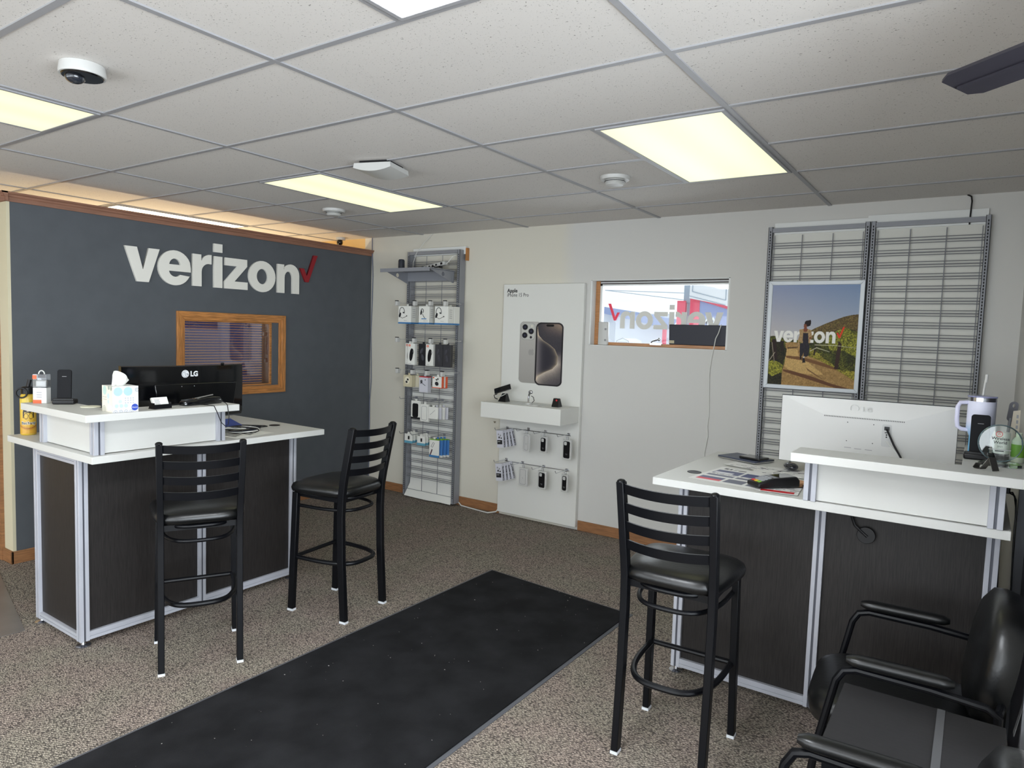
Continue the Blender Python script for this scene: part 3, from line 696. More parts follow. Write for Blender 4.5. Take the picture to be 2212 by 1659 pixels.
# ------------------------------------------------------------------ guest chairs and side table at lower right
def pad(L, w, h, n=14):  # rounded bar along y, centred
    b = MB(); rings = []
    for i in range(n+1):
        y = -L/2+L*i/n; e = min(1, min(i, n-i)/1.6); k = math.sin(e*PI/2)*.45+.55 if 0 < i < n else .5
        rings.append([(w/2*k*math.copysign(abs(math.cos(a))**.7, math.cos(a)), y, h/2*k*math.copysign(abs(math.sin(a))**.7, math.sin(a))) for a in [2*PI*j/16 for j in range(16)]])
    vs = [v for r in rings for v in r]; fs = [tuple(range(16))[::-1], tuple(n*16+j for j in range(16))]
    for i in range(n):
        for j in range(16): fs.append((i*16+j, i*16+(j+1) % 16, (i+1)*16+(j+1) % 16, (i+1)*16+j))
    return b.add(vs, fs)
def make_chair(label):
    t = thing('guest_chair', (0,0,0), label, 'chair', 'black padded guest chairs')
    # local front = +y ; x centre 0
    b = MB(); rings = []
    for k, z in ((.90,.375),(1.0,.39),(1.03,.43),(1.0,.462),(.9,.477),(.6,.484),(.15,.486)):
        rings.append([(.245*k*math.copysign(abs(math.cos(a))**.5, math.cos(a)), .0+.25*k*math.copysign(abs(math.sin(a))**.62, math.sin(a)), z) for a in [2*PI*j/48 for j in range(48)]])
    vs = [v for r in rings for v in r]; fs = [tuple(range(48))[::-1], tuple(6*48+j for j in range(48))]
    for i in range(6):
        for j in range(48): fs.append((i*48+j, i*48+(j+1) % 48, (i+1)*48+(j+1) % 48, (i+1)*48+j))
    b.add(vs, fs); obj('seat', b, LEATHER, t, local=True, smooth=60)
    M = Matrix.Translation((0,-.27,.675)) @ Matrix.Rotation(.16, 4, 'X')
    b = MB(); rings = []
    for k, y in ((.80,-.028),(.97,-.024),(1.0,0.0),(.97,.020),(.80,.034),(.3,.040)):
        rings.append([M @ Vector((.24*k*math.copysign(abs(math.cos(a))**.75, math.cos(a)), y*1.5, .20*k*math.copysign(abs(math.sin(a))**.9, math.sin(a)))) for a in [2*PI*j/40 for j in range(40)]])
    vs = [v for r in rings for v in r]; fs = [tuple(range(40))[::-1], tuple(5*40+j for j in range(40))]
    for i in range(5):
        for j in range(40): fs.append((i*40+j, i*40+(j+1) % 40, (i+1)*40+(j+1) % 40, (i+1)*40+j))
    b.add(vs, fs); obj('backrest', b, LEATHER, t, local=True, smooth=60)
    for sx in (-1, 1):
        x = sx*.275
        a = pad(.29, .052, .034); a.xf(Matrix.Translation((x, -.015, .655))); obj('arm_pad', a, LEATHER, t, local=True, smooth=60)
        b = MB(); pts = [(x,.24,.013),(x,.20,.35),(x,.155,.58),(x,.135,.615),(x,.10,.626),(x,-.10,.622),(x,-.24,.61),(x,-.27,.59),(x,-.275,.35),(x,-.285,.013)]
        b.tube(pts, .0125, 10); obj('arm_frame', b, BLACKM, t, local=True)
    b = MB(); b.tube([(-.275,-.27,.60),(0,-.325,.62),(.275,-.27,.60)], .011, 8); b.tube([(-.275,.20,.352),(.275,.20,.352)], .011, 8); b.tube([(-.275,-.275,.352),(.275,-.275,.352)], .011, 8)
    b.box(-.02, .02, -.315, -.30, .42, .66); b.box(-.02, .02, -.31, .1, .362, .374); obj('cross_frame', b, BLACKM, t, local=True)
    return t
ch = make_chair('black padded guest chair standing in front of the right desk')
ch.location = (.735, .455, 0); ch.rotation_euler = (0,0,math.radians(93))
tg = MB(); tg.box(-.014, .014, -.0005, .0005, -.095, .095, Matrix.Rotation(.16, 4, 'X')); lb = obj('paper_label', tg, TXTG, ch, local=True); lb.location = (-.17,-.335,.60); lb['label'] = 'white paper strip stuck on the backrest'
c2 = copy_tree(ch); c2.location = (.735, -.655, 0); c2['label'] = 'black padded guest chair cut off by the bottom edge of the photo'
for o in list(c2.children):
    if o.name.startswith('paper_label'): bpy.data.objects.remove(o)
t = thing('side_table', (.84, -.09, 0), 'small dark wood grain side table between the two guest chairs', 'table')
STW = mat('table_darkgrain', (24, 23, 25), .6, noise=.18, nscale=9, stretch=(3, 14, 3))
b = MB(); b.box(.625, 1.035, -.275, .125, .575, .60); obj('tabletop', b, STW, t, bevel=.003)
b = MB(); b.box(.872, .892, -.27, .12, .600, .6025); obj('inlay_strip', b, mat('inlay_grey', (70, 70, 72), .5), t)
for x in (.65, 1.01):
    for y in (-.25, .10):
        b = MB(); b.box(x-.018, x+.018, y-.018, y+.018, 0, .575); obj('leg', b, BLACKM, t)


# ================================================================== WIRE GRID PANELS
def upright(b, x, y0, y1, z0, z1, s=.014):
    # slotted channel: face towards the room at y0
    b.box(x-s, x-.0035, y0, y0+.003, z0, z1); b.box(x+.0035, x+s, y0, y0+.003, z0, z1)
    b.box(x-s, x-s+.003, y0, y1, z0, z1); b.box(x+s-.003, x+s, y0, y1, z0, z1)
    b.box(x-.0035, x+.0035, y0+.001, y0+.003, z0, z1)
def slots(b, x, y0, z0, z1, off=0.):
    z = z0+.02
    while z < z1-.02:
        b.box(x-.0035, x+.0035, y0+.0002, y0+.0022, z, z+.0125); z += .0195
def wirepanel(t, x0, x1, y, z0, z1, nv, top, pitch=.0765, ngroups=40, zmin=.2):
    b = MB()
    for i in range(nv):
        x = x0+(x1-x0)*(i+1)/(nv+1); b.tube([(x, y+.006, z0+.06), (x, y+.006, z1-.02)], .003, 6)
    b.tube([(x0+.012, y+.006, z0+.06), (x0+.012, y+.006, z1-.02)], .0022, 6); b.tube([(x1-.012, y+.006, z0+.06), (x1-.012, y+.006, z1-.02)], .0022, 6)
    for k in range(ngroups):
        z = top-pitch*k
        if z < zmin: break
        for dz, r in ((0, .0028), (-.018, .0038), (-.034, .0028)): b.tube([(x0, y, z+dz), (x1, y, z+dz)], r, 6)
    b.tube([(x0, y, z0+.06), (x1, y, z0+.06)], .0022, 6)
    o = obj('wire_mesh', b, GREYD, t); o['kind'] = 'stuff'; return o
# narrow one at left
t = thing('grid_display', (-3.435, 2.85, 0), 'narrow tall grey wire grid panel with hooks, next to the slate wall corner', 'display rack')
for x in (-3.746, -3.124):
    b = MB(); upright(b, x, 2.80, 2.884, .02, 2.405); u = obj('upright', b, GREYM, t, smooth=0)
    b = MB(); slots(b, x, 2.7985, .05, 2.39); s_ = obj('slots', b, SLOT, u, smooth=0); s_['kind'] = 'stuff'
b = MB(); b.box(-3.732, -3.138, 2.80, 2.83, 2.375, 2.405); obj('top_rail', b, GREYM, t)
wirepanel(t, -3.732, -3.138, 2.82, .02, 2.38, 2, 2.304)
b = MB(); b.box(-3.74, -3.09, 2.86, 2.894, 2.37, 2.44); obj('mounting_board', b, WHITEP, t)
b = MB(); b.box(-3.09, -3.075, 2.86, 2.896, 2.31, 2.425); obj('board_end', b, OAKV, t)
b = MB(); n = 10; vs = []; fs = []
for k in range(n+1):
    z = 1.3*(1-k/n); y = 2.872-.0*k if k < 9 else (2.86 if k == 9 else 2.79)
    z = z if k < n else .012
    for x in (-3.725, -3.60, -3.43, -3.28, -3.14): vs.append((x, y-.01*math.sin(x*23+z*9)*(k > 6), z+(.004*math.sin(x*30) if k == n else 0)))
for k in range(n):
    for j in range(4): fs.append((5*k+j, 5*k+j+1, 5*k+6+j, 5*k+5+j))
b.add(vs, fs); obj('backing_paper', b, PAPER, t)
# shelf on the narrow panel
t = thing('bracket_shelf', (-3.44, 2.62, 2.2), 'grey metal bracket shelf at the top of the narrow wire grid', 'shelf')
b = MB(); b.box(-3.755, -3.15, 2.43, 2.795, 2.205, 2.211); b.box(-3.755, -3.15, 2.43, 2.434, 2.178, 2.205); b.box(-3.74, -3.165, 2.78, 2.795, 2.12, 2.205); obj('shelf_board', b, GREYM, t)
for x in (-3.735, -3.17):
    b = MB(); hole = [(2.62+.018*math.cos(a*PI/8), 2.165+.018*math.sin(a*PI/8)) for a in range(16)]
    shape([[(0,0),(.345,0),(.345,-.105),(.325,-.105)], [(.19+.02*math.cos(-a*PI/8), -.035+.02*math.sin(-a*PI/8)) for a in range(16)]], .0015, GREYM, 'bracket', t, (x, 2.45, 2.203), (0,1,0), (0,0,1))
# wide pair at right
t = thing('grid_display', (.26, 2.88, .5), 'wide double grey wire grid panel behind the right desk', 'display rack')
for x in (-.367, .2435, .277, .892):
    b = MB(); upright(b, x, 2.852, 2.884, .02, 2.45); u = obj('upright', b, GREYM, t, smooth=0)
    b = MB(); slots(b, x, 2.8505, .05, 2.44); s_ = obj('slots', b, SLOT, u, smooth=0); s_['kind'] = 'stuff'
for x0, x1 in ((-.353, .2295), (.291, .878)):
    b = MB(); b.box(x0, x1, 2.852, 2.875, 2.412, 2.442); obj('top_rail', b, GREYM, t)
    wirepanel(t, x0, x1, 2.862, .02, 2.41, 2, 2.336)
b = MB(); b.box(-.346, .24, 2.875, 2.895, 2.40, 2.478); b.box(.24, .89, 2.875, 2.895, 2.40, 2.492); obj('mounting_board', b, WHITEP, t)
b = MB(); b.box(-.352, .888, 2.884, 2.8945, .3, 2.40); obj('backing_sheet', b, mat('backing_white', (216, 216, 209), .6), t, smooth=0)

# ------------------------------------------------------------------ poster (a printed picture in a snap frame)
t = thing('poster', (-.05, 2.84, 1.7), 'white framed poster of a person walking a sandy path, hung on the wide wire grid', 'poster')
px0, px1, pz0, pz1, py = -.353, .254, 1.327, 2.072, 2.838
b = MB(); fwd = .027
P2 = lambda u,v,d: (u, d, v)
for poly in ([(px0,pz0),(px1,pz0),(px1-fwd,pz0+fwd),(px0+fwd,pz0+fwd)], [(px0,pz1),(px1,pz1),(px1-fwd,pz1-fwd),(px0+fwd,pz1-fwd)], [(px0,pz0),(px0,pz1),(px0+fwd,pz1-fwd),(px0+fwd,pz0+fwd)], [(px1,pz0),(px1,pz1),(px1-fwd,pz1-fwd),(px1-fwd,pz0+fwd)]):
    b.prism(poly, py, py+.012, P2)
obj('frame', b, mat('frame_pale', (212, 218, 224), .35), t, bevel=.003)
b = MB(); b.box(px0+.02, px1-.02, py+.008, py+.011, pz0+.02, pz1-.02); obj('backing', b, GREYM, t)
Wp, Hp = 250, 310
U, V = np.meshgrid(np.linspace(0, 1, Wp), np.linspace(0, 1, Hp))
X = 150+U*1150; Y = 1500-V*1350     # picture-space units
def col(c): return np.array(c, float)
img = np.zeros((Hp, Wp, 3)); tt = ((Y-150)/700)[..., None].clip(0, 1); uu = U[..., None]
img[:] = (1-tt)*(col((146,156,186))*(1-uu)+col((128,150,184))*uu)+tt*(col((196,190,188))*(1-uu)+col((178,184,196))*uu)
n1 = vnoise(X, Y, 30)[..., None]; n2 = vnoise(X, Y, 11)[..., None]; n3 = vnoise(X, Y, 60)[..., None]
def put(poly, c): m = pip(X, Y, poly); img[m] = (c[m] if hasattr(c, 'shape') and c.ndim == 3 else c)
hill = (col((70,52,38))*(1-n2)+col((140,118,70))*n2)*(1-.35*n1)+col((90,90,40))*.35*n1
put([(640,790),(760,720),(900,655),(1010,610),(1110,570),(1210,545),(1310,533),(1310,900),(640,900)], hill)
shr = col((40,38,20))*(1-n2)+(col((150,150,50))*n3+col((60,70,30))*(1-n3))*n2
put([(130,850),(200,838),(290,850),(370,870),(470,880),(560,890),(700,880),(760,840),(900,850),(1010,760),(1090,725),(1160,712),(1230,735),(1310,760),(1310,1520),(130,1520)], shr)
yel = col((60,62,22))*(1-n2)+col((186,184,64))*n2
put([(960,800),(1040,750),(1120,715),(1180,715),(1260,800),(1300,760),(1310,1100),(1150,1010),(960,1010),(930,930)], yel)
put([(700,985),(790,1030),(900,1120),(1000,1180),(1080,1250),(1200,1270),(1290,1260),(1300,1400),(1000,1230),(720,1110)], col((90,80,30))*(1-n2)+col((190,180,70))*n2)
sand = col((196,156,98))*(1-.22*n2)-col((30,26,20))*n1*.6
put([(370,930),(450,915),(560,925),(680,1090),(850,1150),(1010,1230),(1300,1390),(1310,1550),(330,1550),(350,1300),(395,1100)], sand)
lit = col((214,176,112))*(1-.15*n2)
put([(380,1000),(540,1010),(560,1100),(700,1180),(900,1330),(500,1330),(380,1250)], lit*np.ones_like(img))
dk = col((24,24,20))*(1-n2)+col((62,58,30))*n2
put([(120,930),(290,900),(340,960),(395,1010),(385,1110),(350,1200),(345,1550),(120,1550)], dk)
put([(130,1200),(210,1170),(290,1190),(350,1230),(345,1330),(290,1350),(210,1390),(130,1330)], col((70,72,24))*(1-n2)+col((196,190,70))*n2)
put([(360,1285),(480,1300),(760,1365),(1000,1440),(1262,1500),(1262,1535),(980,1475),(700,1400),(480,1345),(360,1312)], col((104,68,44)))
put([(400,985),(540,975),(540,990),(400,1010)], col((100,76,48))); put([(380,1100),(560,1105),(700,1130),(900,1180),(1060,1240),(1060,1262),(860,1215),(640,1160),(400,1130)], col((120,84,52)))
put([(660,1240),(700,1270),(800,1330),(900,1392),(896,1396),(790,1340),(690,1282)], col((120,88,56)))
for q, c in (([(185,885),(235,885),(275,1160),(210,1160)], (44,30,28)), ([(300,900),(350,905),(350,1040),(310,1040)], (40,30,26)), ([(1065,880),(1110,925),(1080,1255),(1030,1245)], (58,40,34)), ([(765,925),(785,925),(775,1080),(752,1080)], (50,38,30)), ([(180,925),(190,925),(237,1190),(230,1195)], (150,138,120)), ([(125,1222),(232,1055),(237,1062),(130,1230)], (170,158,140)), ([(700,1025),(790,975),(960,1025),(960,1031),(790,985),(704,1032)], (196,190,160)), ([(760,940),(1040,940),(1290,965),(1290,970),(1040,947),(760,947)], (190,186,150))): put(q, col(c))
# wordmark behind the figure
lt = {}
base, xh, x00, sx_ = 915, 148, 205, 148*.985
for k, (dx, loops) in GLY.items():
    if k == 'i': continue
    m = np.zeros(X.shape, bool)
    for l in loops: m ^= pip(X, Y, [(x00+(x+dx)*sx_*.92, base-y*xh) for x, y in l])
    img[m] = (226,62,40) if k == 'c' else (240,238,232)
# the walking figure
put([(548,745),(600,738),(660,735),(705,750),(716,800),(722,850),(700,880),(700,920),(600,925),(560,910),(548,980),(535,960),(540,880),(556,820)], col((196,160,112))*(1-.25*n2))
put([(598,790),(668,790),(682,930),(698,960),(690,1080),(668,1105),(630,1108),(622,1050),(608,1095),(572,1092),(566,930),(604,925)], col((48,44,52))*(1-.2*n2))
put([(606,672),(628,664),(648,690),(644,722),(660,742),(650,772),(606,772),(602,742),(612,716),(602,706)], col((128,74,52)))
put([(612,650),(630,628),(662,622),(692,614),(700,650),(690,690),(668,702),(650,706),(634,672),(612,676)], col((34,22,22)))
put([(682,850),(716,840),(712,862),(688,866)], col((120,60,46)))
put([(574,1090),(602,1092),(598,1146),(580,1140)], col((38,30,32))); put([(612,1122),(640,1122),(656,1180),(616,1188)], col((34,28,30))); put([(622,1100),(644,1100),(642,1124),(616,1124)], col((200,190,180)))
printed('print', img, t, lambda u,v: (px0+fwd*.9+u*(px1-px0-1.8*fwd), py+.007, pz0+fwd*.9+v*(pz1-pz0-1.8*fwd)), .6)

# ------------------------------------------------------------------ phone display wall unit
t = thing('phone_display', (-2.23, 2.84, .03), 'tall white wall display board with a shelf and a printed phone picture', 'display')
b = MB(); b.box(-2.64, -1.828, 2.856, 2.893, .03, 2.083); obj('back_board', b, BOARDW, t, bevel=.002)
b = MB(); b.box(-2.632, -1.834, 2.55, 2.856, .922, 1.055); obj('shelf', b, BOARDW, t, bevel=.002)
b = MB(); b.box(-2.42, -2.08, 2.60, 2.80, 1.0552, 1.0565); obj('shelf_inlay', b, mat('inlay_white', (200, 202, 200), .3), t)
text('Apple', .046, TXTD, t, (-2.603, 2.8555, 2.012), (1,0,0), (0,0,1), bold=.028)
text('iPhone 15 Pro', .046, TXTD, t, (-2.603, 2.8555, 1.974), (1,0,0), (0,0,1), sx=.86)
# printed picture of the two phones
Wp, Hp = 230, 336
U, V = np.meshgrid(np.linspace(0, 1, Wp), np.linspace(0, 1, Hp)); X = 655+U*545; Y = 1520-V*795
img = np.ones((Hp, Wp, 3))*col((222,222,217)); nn = vnoise(X, Y, 7)[..., None]
def rr(x0, y0, x1, y1, r): return rrect(x0, y0, x1, y1, r, 6)
put(rr(672,737,930,1490,52), col((160,158,152))); put(rr(679,743,925,1484,48), col((188,185,180))-30*(((Y-740)/760)[..., None])*np.ones_like(img))
put(rr(690,752,858,962,44), col((150,150,146))); put(rr(695,757,853,957,40), col((192,192,186)))
for cx, cy, r in ((735,805,32),(810,855,32),(733,905,32)):
    put(arc(cx,cy,r+3,r+5,0,350,20), col((120,116,112))); put(arc(cx,cy,r-1,r+2,0,350,20), col((30,30,38))); put(arc(cx,cy,9,10,0,350,12), col((62,64,90)))
put(arc(818,790,13,15,0,350,14), col((214,210,198))); put(arc(809,927,14,17,0,350,14), col((40,38,44)))
# fruit emblem on the back
put(arc(805,1112,20,38,0,350,18), col((158,156,152))); put(arc(833,1112,20,38,0,350,18), col((158,156,152))); put(arc(862,1104,15,20,0,350,14), col((178,176,170))); put([(822,1078),(836,1060),(834,1076)], col((158,156,152)))
put(rr(868,742,1195,1508,66), col((58,54,56))); put(rr(878,752,1186,1498,58), col((22,22,26)))
scr = np.zeros_like(img); k = ((X-886)/292)[..., None].clip(0, 1); kk = ((Y-760)/730)[..., None].clip(0, 1)
nn = .5+(nn-.5)*.35; scr[:] = col((62,60,66))*(.75+.5*nn)
wave = [(890,820),(905,900),(960,960),(1040,1010),(1100,1060),(1140,1150),(1130,1240),(1080,1300),(980,1350),(910,1400),(890,1440)]
def inter(yv): return np.interp(yv, [p[1] for p in wave], [p[0] for p in wave])
wx = inter(Y)[..., None]; d = (wx-X[..., None])
left = d > 0
tone = col((168,152,128))*np.exp(-np.abs(d)/26)+col((50,48,56))*(1-np.exp(-np.abs(d)/26))
scr = np.where(left, tone+col((70,66,60))*np.exp(-((X[..., None]-880)/60)**2), scr)
ed = np.full(X.shape, 1e9)
for p, q in zip(wave[5:-1], wave[6:]):
    for k_ in range(12):
        ex, ey = p[0]+(q[0]-p[0])*k_/12, p[1]+(q[1]-p[1])*k_/12; ed = np.minimum(ed, np.hypot(X-ex, Y-ey))
ed = ed[..., None]; glow = np.exp(-ed/85)*np.clip((Y[..., None]-1080)/160, 0, 1)
up = np.exp(-((Y[..., None]-760)/110)**2)*((X[..., None]-900)/290).clip(0, 1)
scr = np.where(~left, (col((64,61,67))+col((96,76,52))*up+col((140,128,106))*glow)*(.88+.24*nn), scr)
m = pip(X, Y, rr(886,760,1178,1490,50)); img[m] = scr[m]
put(rr(992,766,1082,792,12), col((18,18,20)))
printed('phone_picture', img, t, lambda u,v: (-2.468+u*.462, 2.8552, 1.20+v*.566), .5)

def hook(x, z, y0, y1, m=CHROME, label='', tipup=.02, group='display hooks', head=False):
    h = thing('display_hook', (x, y0, z), label, 'hook', group)
    b = MB(); b.tube([(x,y0,z),(x,(y0+y1)/2,z-.0),(x,y1+.01,z-.002),(x,y1,z+tipup*.4),(x,y1-.006,z+tipup)], .0026, 8); obj('wire', b, m, h)
    b = MB(); b.box(x-.012, x+.012, y0-.004, y0+.004, z-.012, z+.01); obj('clip', b, GREYD if head else m, h)
    if head:
        b = MB(); b.box(x-.014, x+.014, y1-.012, y1+.03, z-.028, z+.014); hd = obj('tag_holder', b, WHITEPL, h, bevel=.004)
        b = MB(); b.box(x-.013, x+.013, y1-.013, y1+.012, z+.0145, z+.021); obj('magnet_cap', b, BLACKP, hd)
    return h
def case_pack(x, z, y, w, h, kind, label):
    t = thing('phone_case_pack', (x, y, z-h), label, 'phone case', 'boxed phone cases on the white display')
    M = Matrix.Translation((x, y, z)) @ Matrix.Rotation(-.15, 4, 'Z')
    b = MB(); b.box(-w/2, w/2, 0, .018, -h, 0, M); obj('box', b, WHITEPL, t, bevel=.003)
    U_ = M.to_3x3() @ Vector((1,0,0)); 
    def at(u, v, d=-.0006): return M @ Vector((u, d, v))
    k = .012
    if kind == 'black':
        shape([rrect(-w/2+k, -h+k*1.1, w/2-k, -k*1.1, .014)], .0004, BLACKP, 'phone_case', t, at(0,0), U_, (0,0,1))
        shape([rrect(-w/2+k+.006, -k*1.1-.034, -w/2+k+.034, -k*1.1-.006, .008)], .0004, WHITEPL, 'camera_cutout', t, at(0,0,-.0012), U_, (0,0,1))
        text('Silicone\nCase', .007, TXTG, t, at(.0,-h*.72,-.0014), U_, (0,0,1), align='CENTER', ext=.0002)
    else:
        shape([rrect(-w/2+k, -h+k*1.1, w/2-k, -k*1.1, .014), rrect(-w/2+k+.003, -h+k*1.1+.003, w/2-k-.003, -k*1.1-.003, .012)[::-1]], .0004, TXTG, 'phone_case', t, at(0,0), U_, (0,0,1))
        text('Clear\nCase', .007, TXTG, t, at(0,-h*.55,-.0010), U_, (0,0,1), align='CENTER', ext=.0002)
    b = MB(); b.box(-.011, .011, .004, .012, 0, .026, M); obj('hang_tab', b, CLEAR, t)
    return t
HB = [(-2.55,.805,0),(-2.325,.82,1),(-2.15,.815,2),(-1.92,.815,3)]
for (x, z, i), lab in zip(HB, ('leftmost','second from left','third from left','rightmost')):
    hook(x, z, 2.851, 2.66, CHROME, 'chrome display hook on the upper row of the white board, '+lab)
for (x, z), lab in zip(((-2.55,.52),(-2.375,.515),(-2.155,.51),(-1.925,.51)), ('leftmost','second from left','third from left','rightmost')):
    hook(x, z, 2.851, 2.66, CHROME, 'chrome display hook on the lower row of the white board, '+lab)
for z, lab in ((.795, 'upper'), (.495, 'lower')):
    b = MB(); b.tube([(-2.56,2.846,z+.01),(-1.90,2.846,z+.01)], .004, 8); tag(obj('hook_rail', b, CHROME), 'thin metal hook rail, '+lab+' row of the white display board', 'rail')
case_pack(-2.262, .795, 2.72, .072, .155, 'clear', 'clear phone case box in the upper row of the white display')
case_pack(-2.09, .792, 2.72, .078, .14, 'black', 'black phone case box in the middle of the upper row')
case_pack(-1.862, .790, 2.72, .09, .168, 'black', 'black phone case box at the right end of the upper row')
case_pack(-2.285, .497, 2.72, .092, .158, 'clear', 'clear phone case box in the lower row of the white display')
case_pack(-2.092, .495, 2.72, .09, .154, 'black', 'large black phone case box in the lower row, centre')
case_pack(-1.872, .498, 2.72, .068, .148, 'black', 'slim black phone case box at the right end of the lower row')
CMW = mat('pack_lilac_white', (205, 205, 214), .5)
def cm_pack(x, z, y, idx, where):
    t = thing('accessory_pack', (x, y, z-.155), ['front','second','third','rearmost'][idx]+' black and white lettered pack on the '+where+' left hook of the white display', 'package', 'lettered accessory packs')
    M = Matrix.Translation((x, y, z)) @ Matrix.Rotation(-.06*idx-.1, 4, 'Y')
    b = MB(); b.box(-.034, .034, 0, .034, -.152, 0, M); obj('box', b, CMW, t, bevel=.001)
    R = M.to_3x3(); Ux = R @ Vector((1,0,0)); Uz = R @ Vector((0,0,1)); Uy = Vector((0,1,0))
    if idx == 0:
        for cx, cz, r in ((-.012,-.035,.007),(.008,-.045,.007),(-.006,-.062,.0075),(.015,-.068,.006)):
            shape([arc(0,0,r,r*1.25,0,350,14)], .0004, TXTD if cz < -.05 else TXTG, 'picture_disc', t, M @ Vector((cx,-.0006,cz)), Ux, Uz)
        b = MB(); b.box(-.028, .024, -.0012, 0, -.122, -.085, M); obj('black_label', b, TXTD, t)
        b = MB(); b.box(-.024, .004, -.0016, -.0012, -.100, -.097, M); obj('label_line', b, PAPER, t)
    text('CASE-MATE', .026, TXTD, t, M @ Vector((.0346,.029,-.150)), -Uz*-1, -Uy, bold=.03, sx=.92)
    return t
for w_, z in (('upper',.80),('lower',.505)):
    for i in range(4): cm_pack(-2.525+.004*i, z, 2.69+.037*i, i, w_)

# things on the white shelf
t = thing('phone_stand', (-2.50, 2.70, 1.055), 'black phone on an angled black stand at the left end of the white shelf', 'phone stand')
b = MB(); b.add([(-2.535,2.665,1.056),(-2.455,2.665,1.056),(-2.455,2.74,1.056),(-2.535,2.74,1.056),(-2.525,2.715,1.125),(-2.485,2.715,1.125),(-2.485,2.745,1.125),(-2.525,2.745,1.125)], [(0,3,2,1),(4,5,6,7),(0,1,5,4),(1,2,6,5),(2,3,7,6),(3,0,4,7)]); obj('stand', b, BLACKP, t, bevel=.003)
nz = Vector((.05,-.62,.75)).normalized(); lx = Vector((.70,.25,.45)); lx = (lx-nz*lx.dot(nz)).normalized(); ly = nz.cross(lx)
M = Matrix(((lx.x,ly.x,nz.x,-2.505),(lx.y,ly.y,nz.y,2.690),(lx.z,ly.z,nz.z,1.165),(0,0,0,1)))
b = MB(); b.box(-.075, .075, -.036, .036, -.004, .004, M); obj('phone', b, BLACKG, t, bevel=.003)
b = MB(); b.tube([(-2.54,2.67,1.075),(-2.56,2.655,1.085),(-2.565,2.65,1.11),(-2.54,2.66,1.12)], .004, 8); obj('security_cable', b, BLACKP, t)
b = MB(); b.tube([(-2.555,2.655,1.10),(-2.50,2.67,1.105),(-2.47,2.69,1.125)], .003, 8); obj('white_clip', b, WHITEPL, t)
t = thing('watch_stand', (-2.21, 2.68, 1.055), 'white and chrome watch charging stand in the middle of the white shelf', 'stand')
b = MB(); b.lathe([(0,0),(.034,0),(.034,.012),(.03,.016),(0,.016)], (-2.215,2.665,1.057)); obj('base', b, WHITEPL, t)
b = MB(); b.tube([(-2.215,2.665,1.07),(-2.222,2.672,1.10),(-2.222,2.68,1.13),(-2.212,2.675,1.155)], .008, 10); obj('stem', b, CHROME, t)
b = MB(); b.ell((-2.200,2.668,1.162), .022, .012, .016); obj('watch_cradle', b, CHROME, t)
b = MB(); b.tube([(-2.20,2.68,1.13),(-2.185,2.69,1.118),(-2.175,2.69,1.09),(-2.19,2.68,1.072)], .003, 8); obj('cable', b, BLACKP, t)
t = thing('price_card', (-2.14, 2.63, 1.056), 'small white card lying flat on the white shelf', 'card')
b = MB(); b.box(-2.175, -2.085, 2.60, 2.635, 1.057, 1.063); obj('card', b, WHITEPL, t)
t = thing('charging_stand', (-1.965, 2.70, 1.055), 'empty black display stand at the right end of the white shelf', 'stand')
b = MB(); b.add([(-1.995,2.67,1.056),(-1.93,2.67,1.056),(-1.93,2.74,1.056),(-1.995,2.74,1.056),(-1.995,2.70,1.125),(-1.945,2.70,1.125),(-1.945,2.73,1.125),(-1.995,2.73,1.125)], [(0,3,2,1),(4,5,6,7),(0,1,5,4),(1,2,6,5),(2,3,7,6),(3,0,4,7)]); obj('stand', b, BLACKP, t, bevel=.003)
b = MB(); b.lathe([(0,0),(.008,0),(.008,.003),(0,.003)], (0,0,0), 16, Matrix.Rotation(PI/2, 4, 'X')); b.xf(Matrix.Translation((-1.955,2.687,1.11))); obj('red_button', b, RED, t)

# ------------------------------------------------------------------ hooks and packs on the narrow grid
GY = 2.815
def gp(name, label, x0, z1, w, h, d, y, m, group, cat='package', tilt=0.):
    t = thing(name, (x0+w/2, y, z1-h), label, cat, group)
    M = Matrix.Translation((x0, y, z1)) @ Matrix.Rotation(tilt, 4, 'Z')
    b = MB(); b.box(0, w, 0, d, -h, 0, M); obj('box', b, m, t, bevel=.0015)
    b = MB(); b.box(w/2-.012, w/2+.012, d/2-.001, d/2+.001, 0, .018, M); obj('hang_tab', b, m, t)
    t['_'] = 0; del t['_']
    return t, M
def ring_pts(cx, cz, rx, rz, a0, a1, n=12): return [(cx+rx*math.cos(math.radians(a0+(a1-a0)*i/n)), cz+rz*math.sin(math.radians(a0+(a1-a0)*i/n))) for i in range(n+1)]
def drawing(t, M, curves, blobs, m=TXTD, nm='printed_drawing'):
    b = MB()
    for pts, r in curves: b.tube([M @ Vector((u, -.0008, v)) for u, v in pts], r, 6)
    for (u, v, ru, rv, a) in blobs:
        b.ell(M @ Vector((u, -.0004, v)), ru, .0012, rv, 14, 6, None) if not a else b.lathe([(0,-.0012),(1,-.0008),(1,.0008),(0,.0012)], M @ Vector((u,-.0006,v)), 18, Matrix.Rotation(a, 4, 'Y') @ Matrix.Diagonal((ru,1,rv,1)) @ Matrix.Rotation(PI/2, 4, 'X'))
    return obj(nm, b, m, t)
names = ['first from left', 'second from left', 'third from left', 'last on the right']
for r, (z, xs, head) in enumerate(((1.905, (-3.678,-3.455,-3.263,-3.087), True), (1.562, (-3.668,-3.453,-3.25,-3.074), True), (1.268, (-3.656,-3.467,-3.285,-3.104), True), (.998, (-3.615,-3.37,-3.284,-3.128), False), (.668, (-3.608,-3.463,-3.25), False))):
    for i, x in enumerate(xs):
        hook(x, z, GY, 2.58, GREYD if not head else WHITEPL, 'wire grid hook in row %s from the top, %s' % (['one','two','three','four','five'][r], names[i]), group='hooks on the narrow wire grid', head=head)
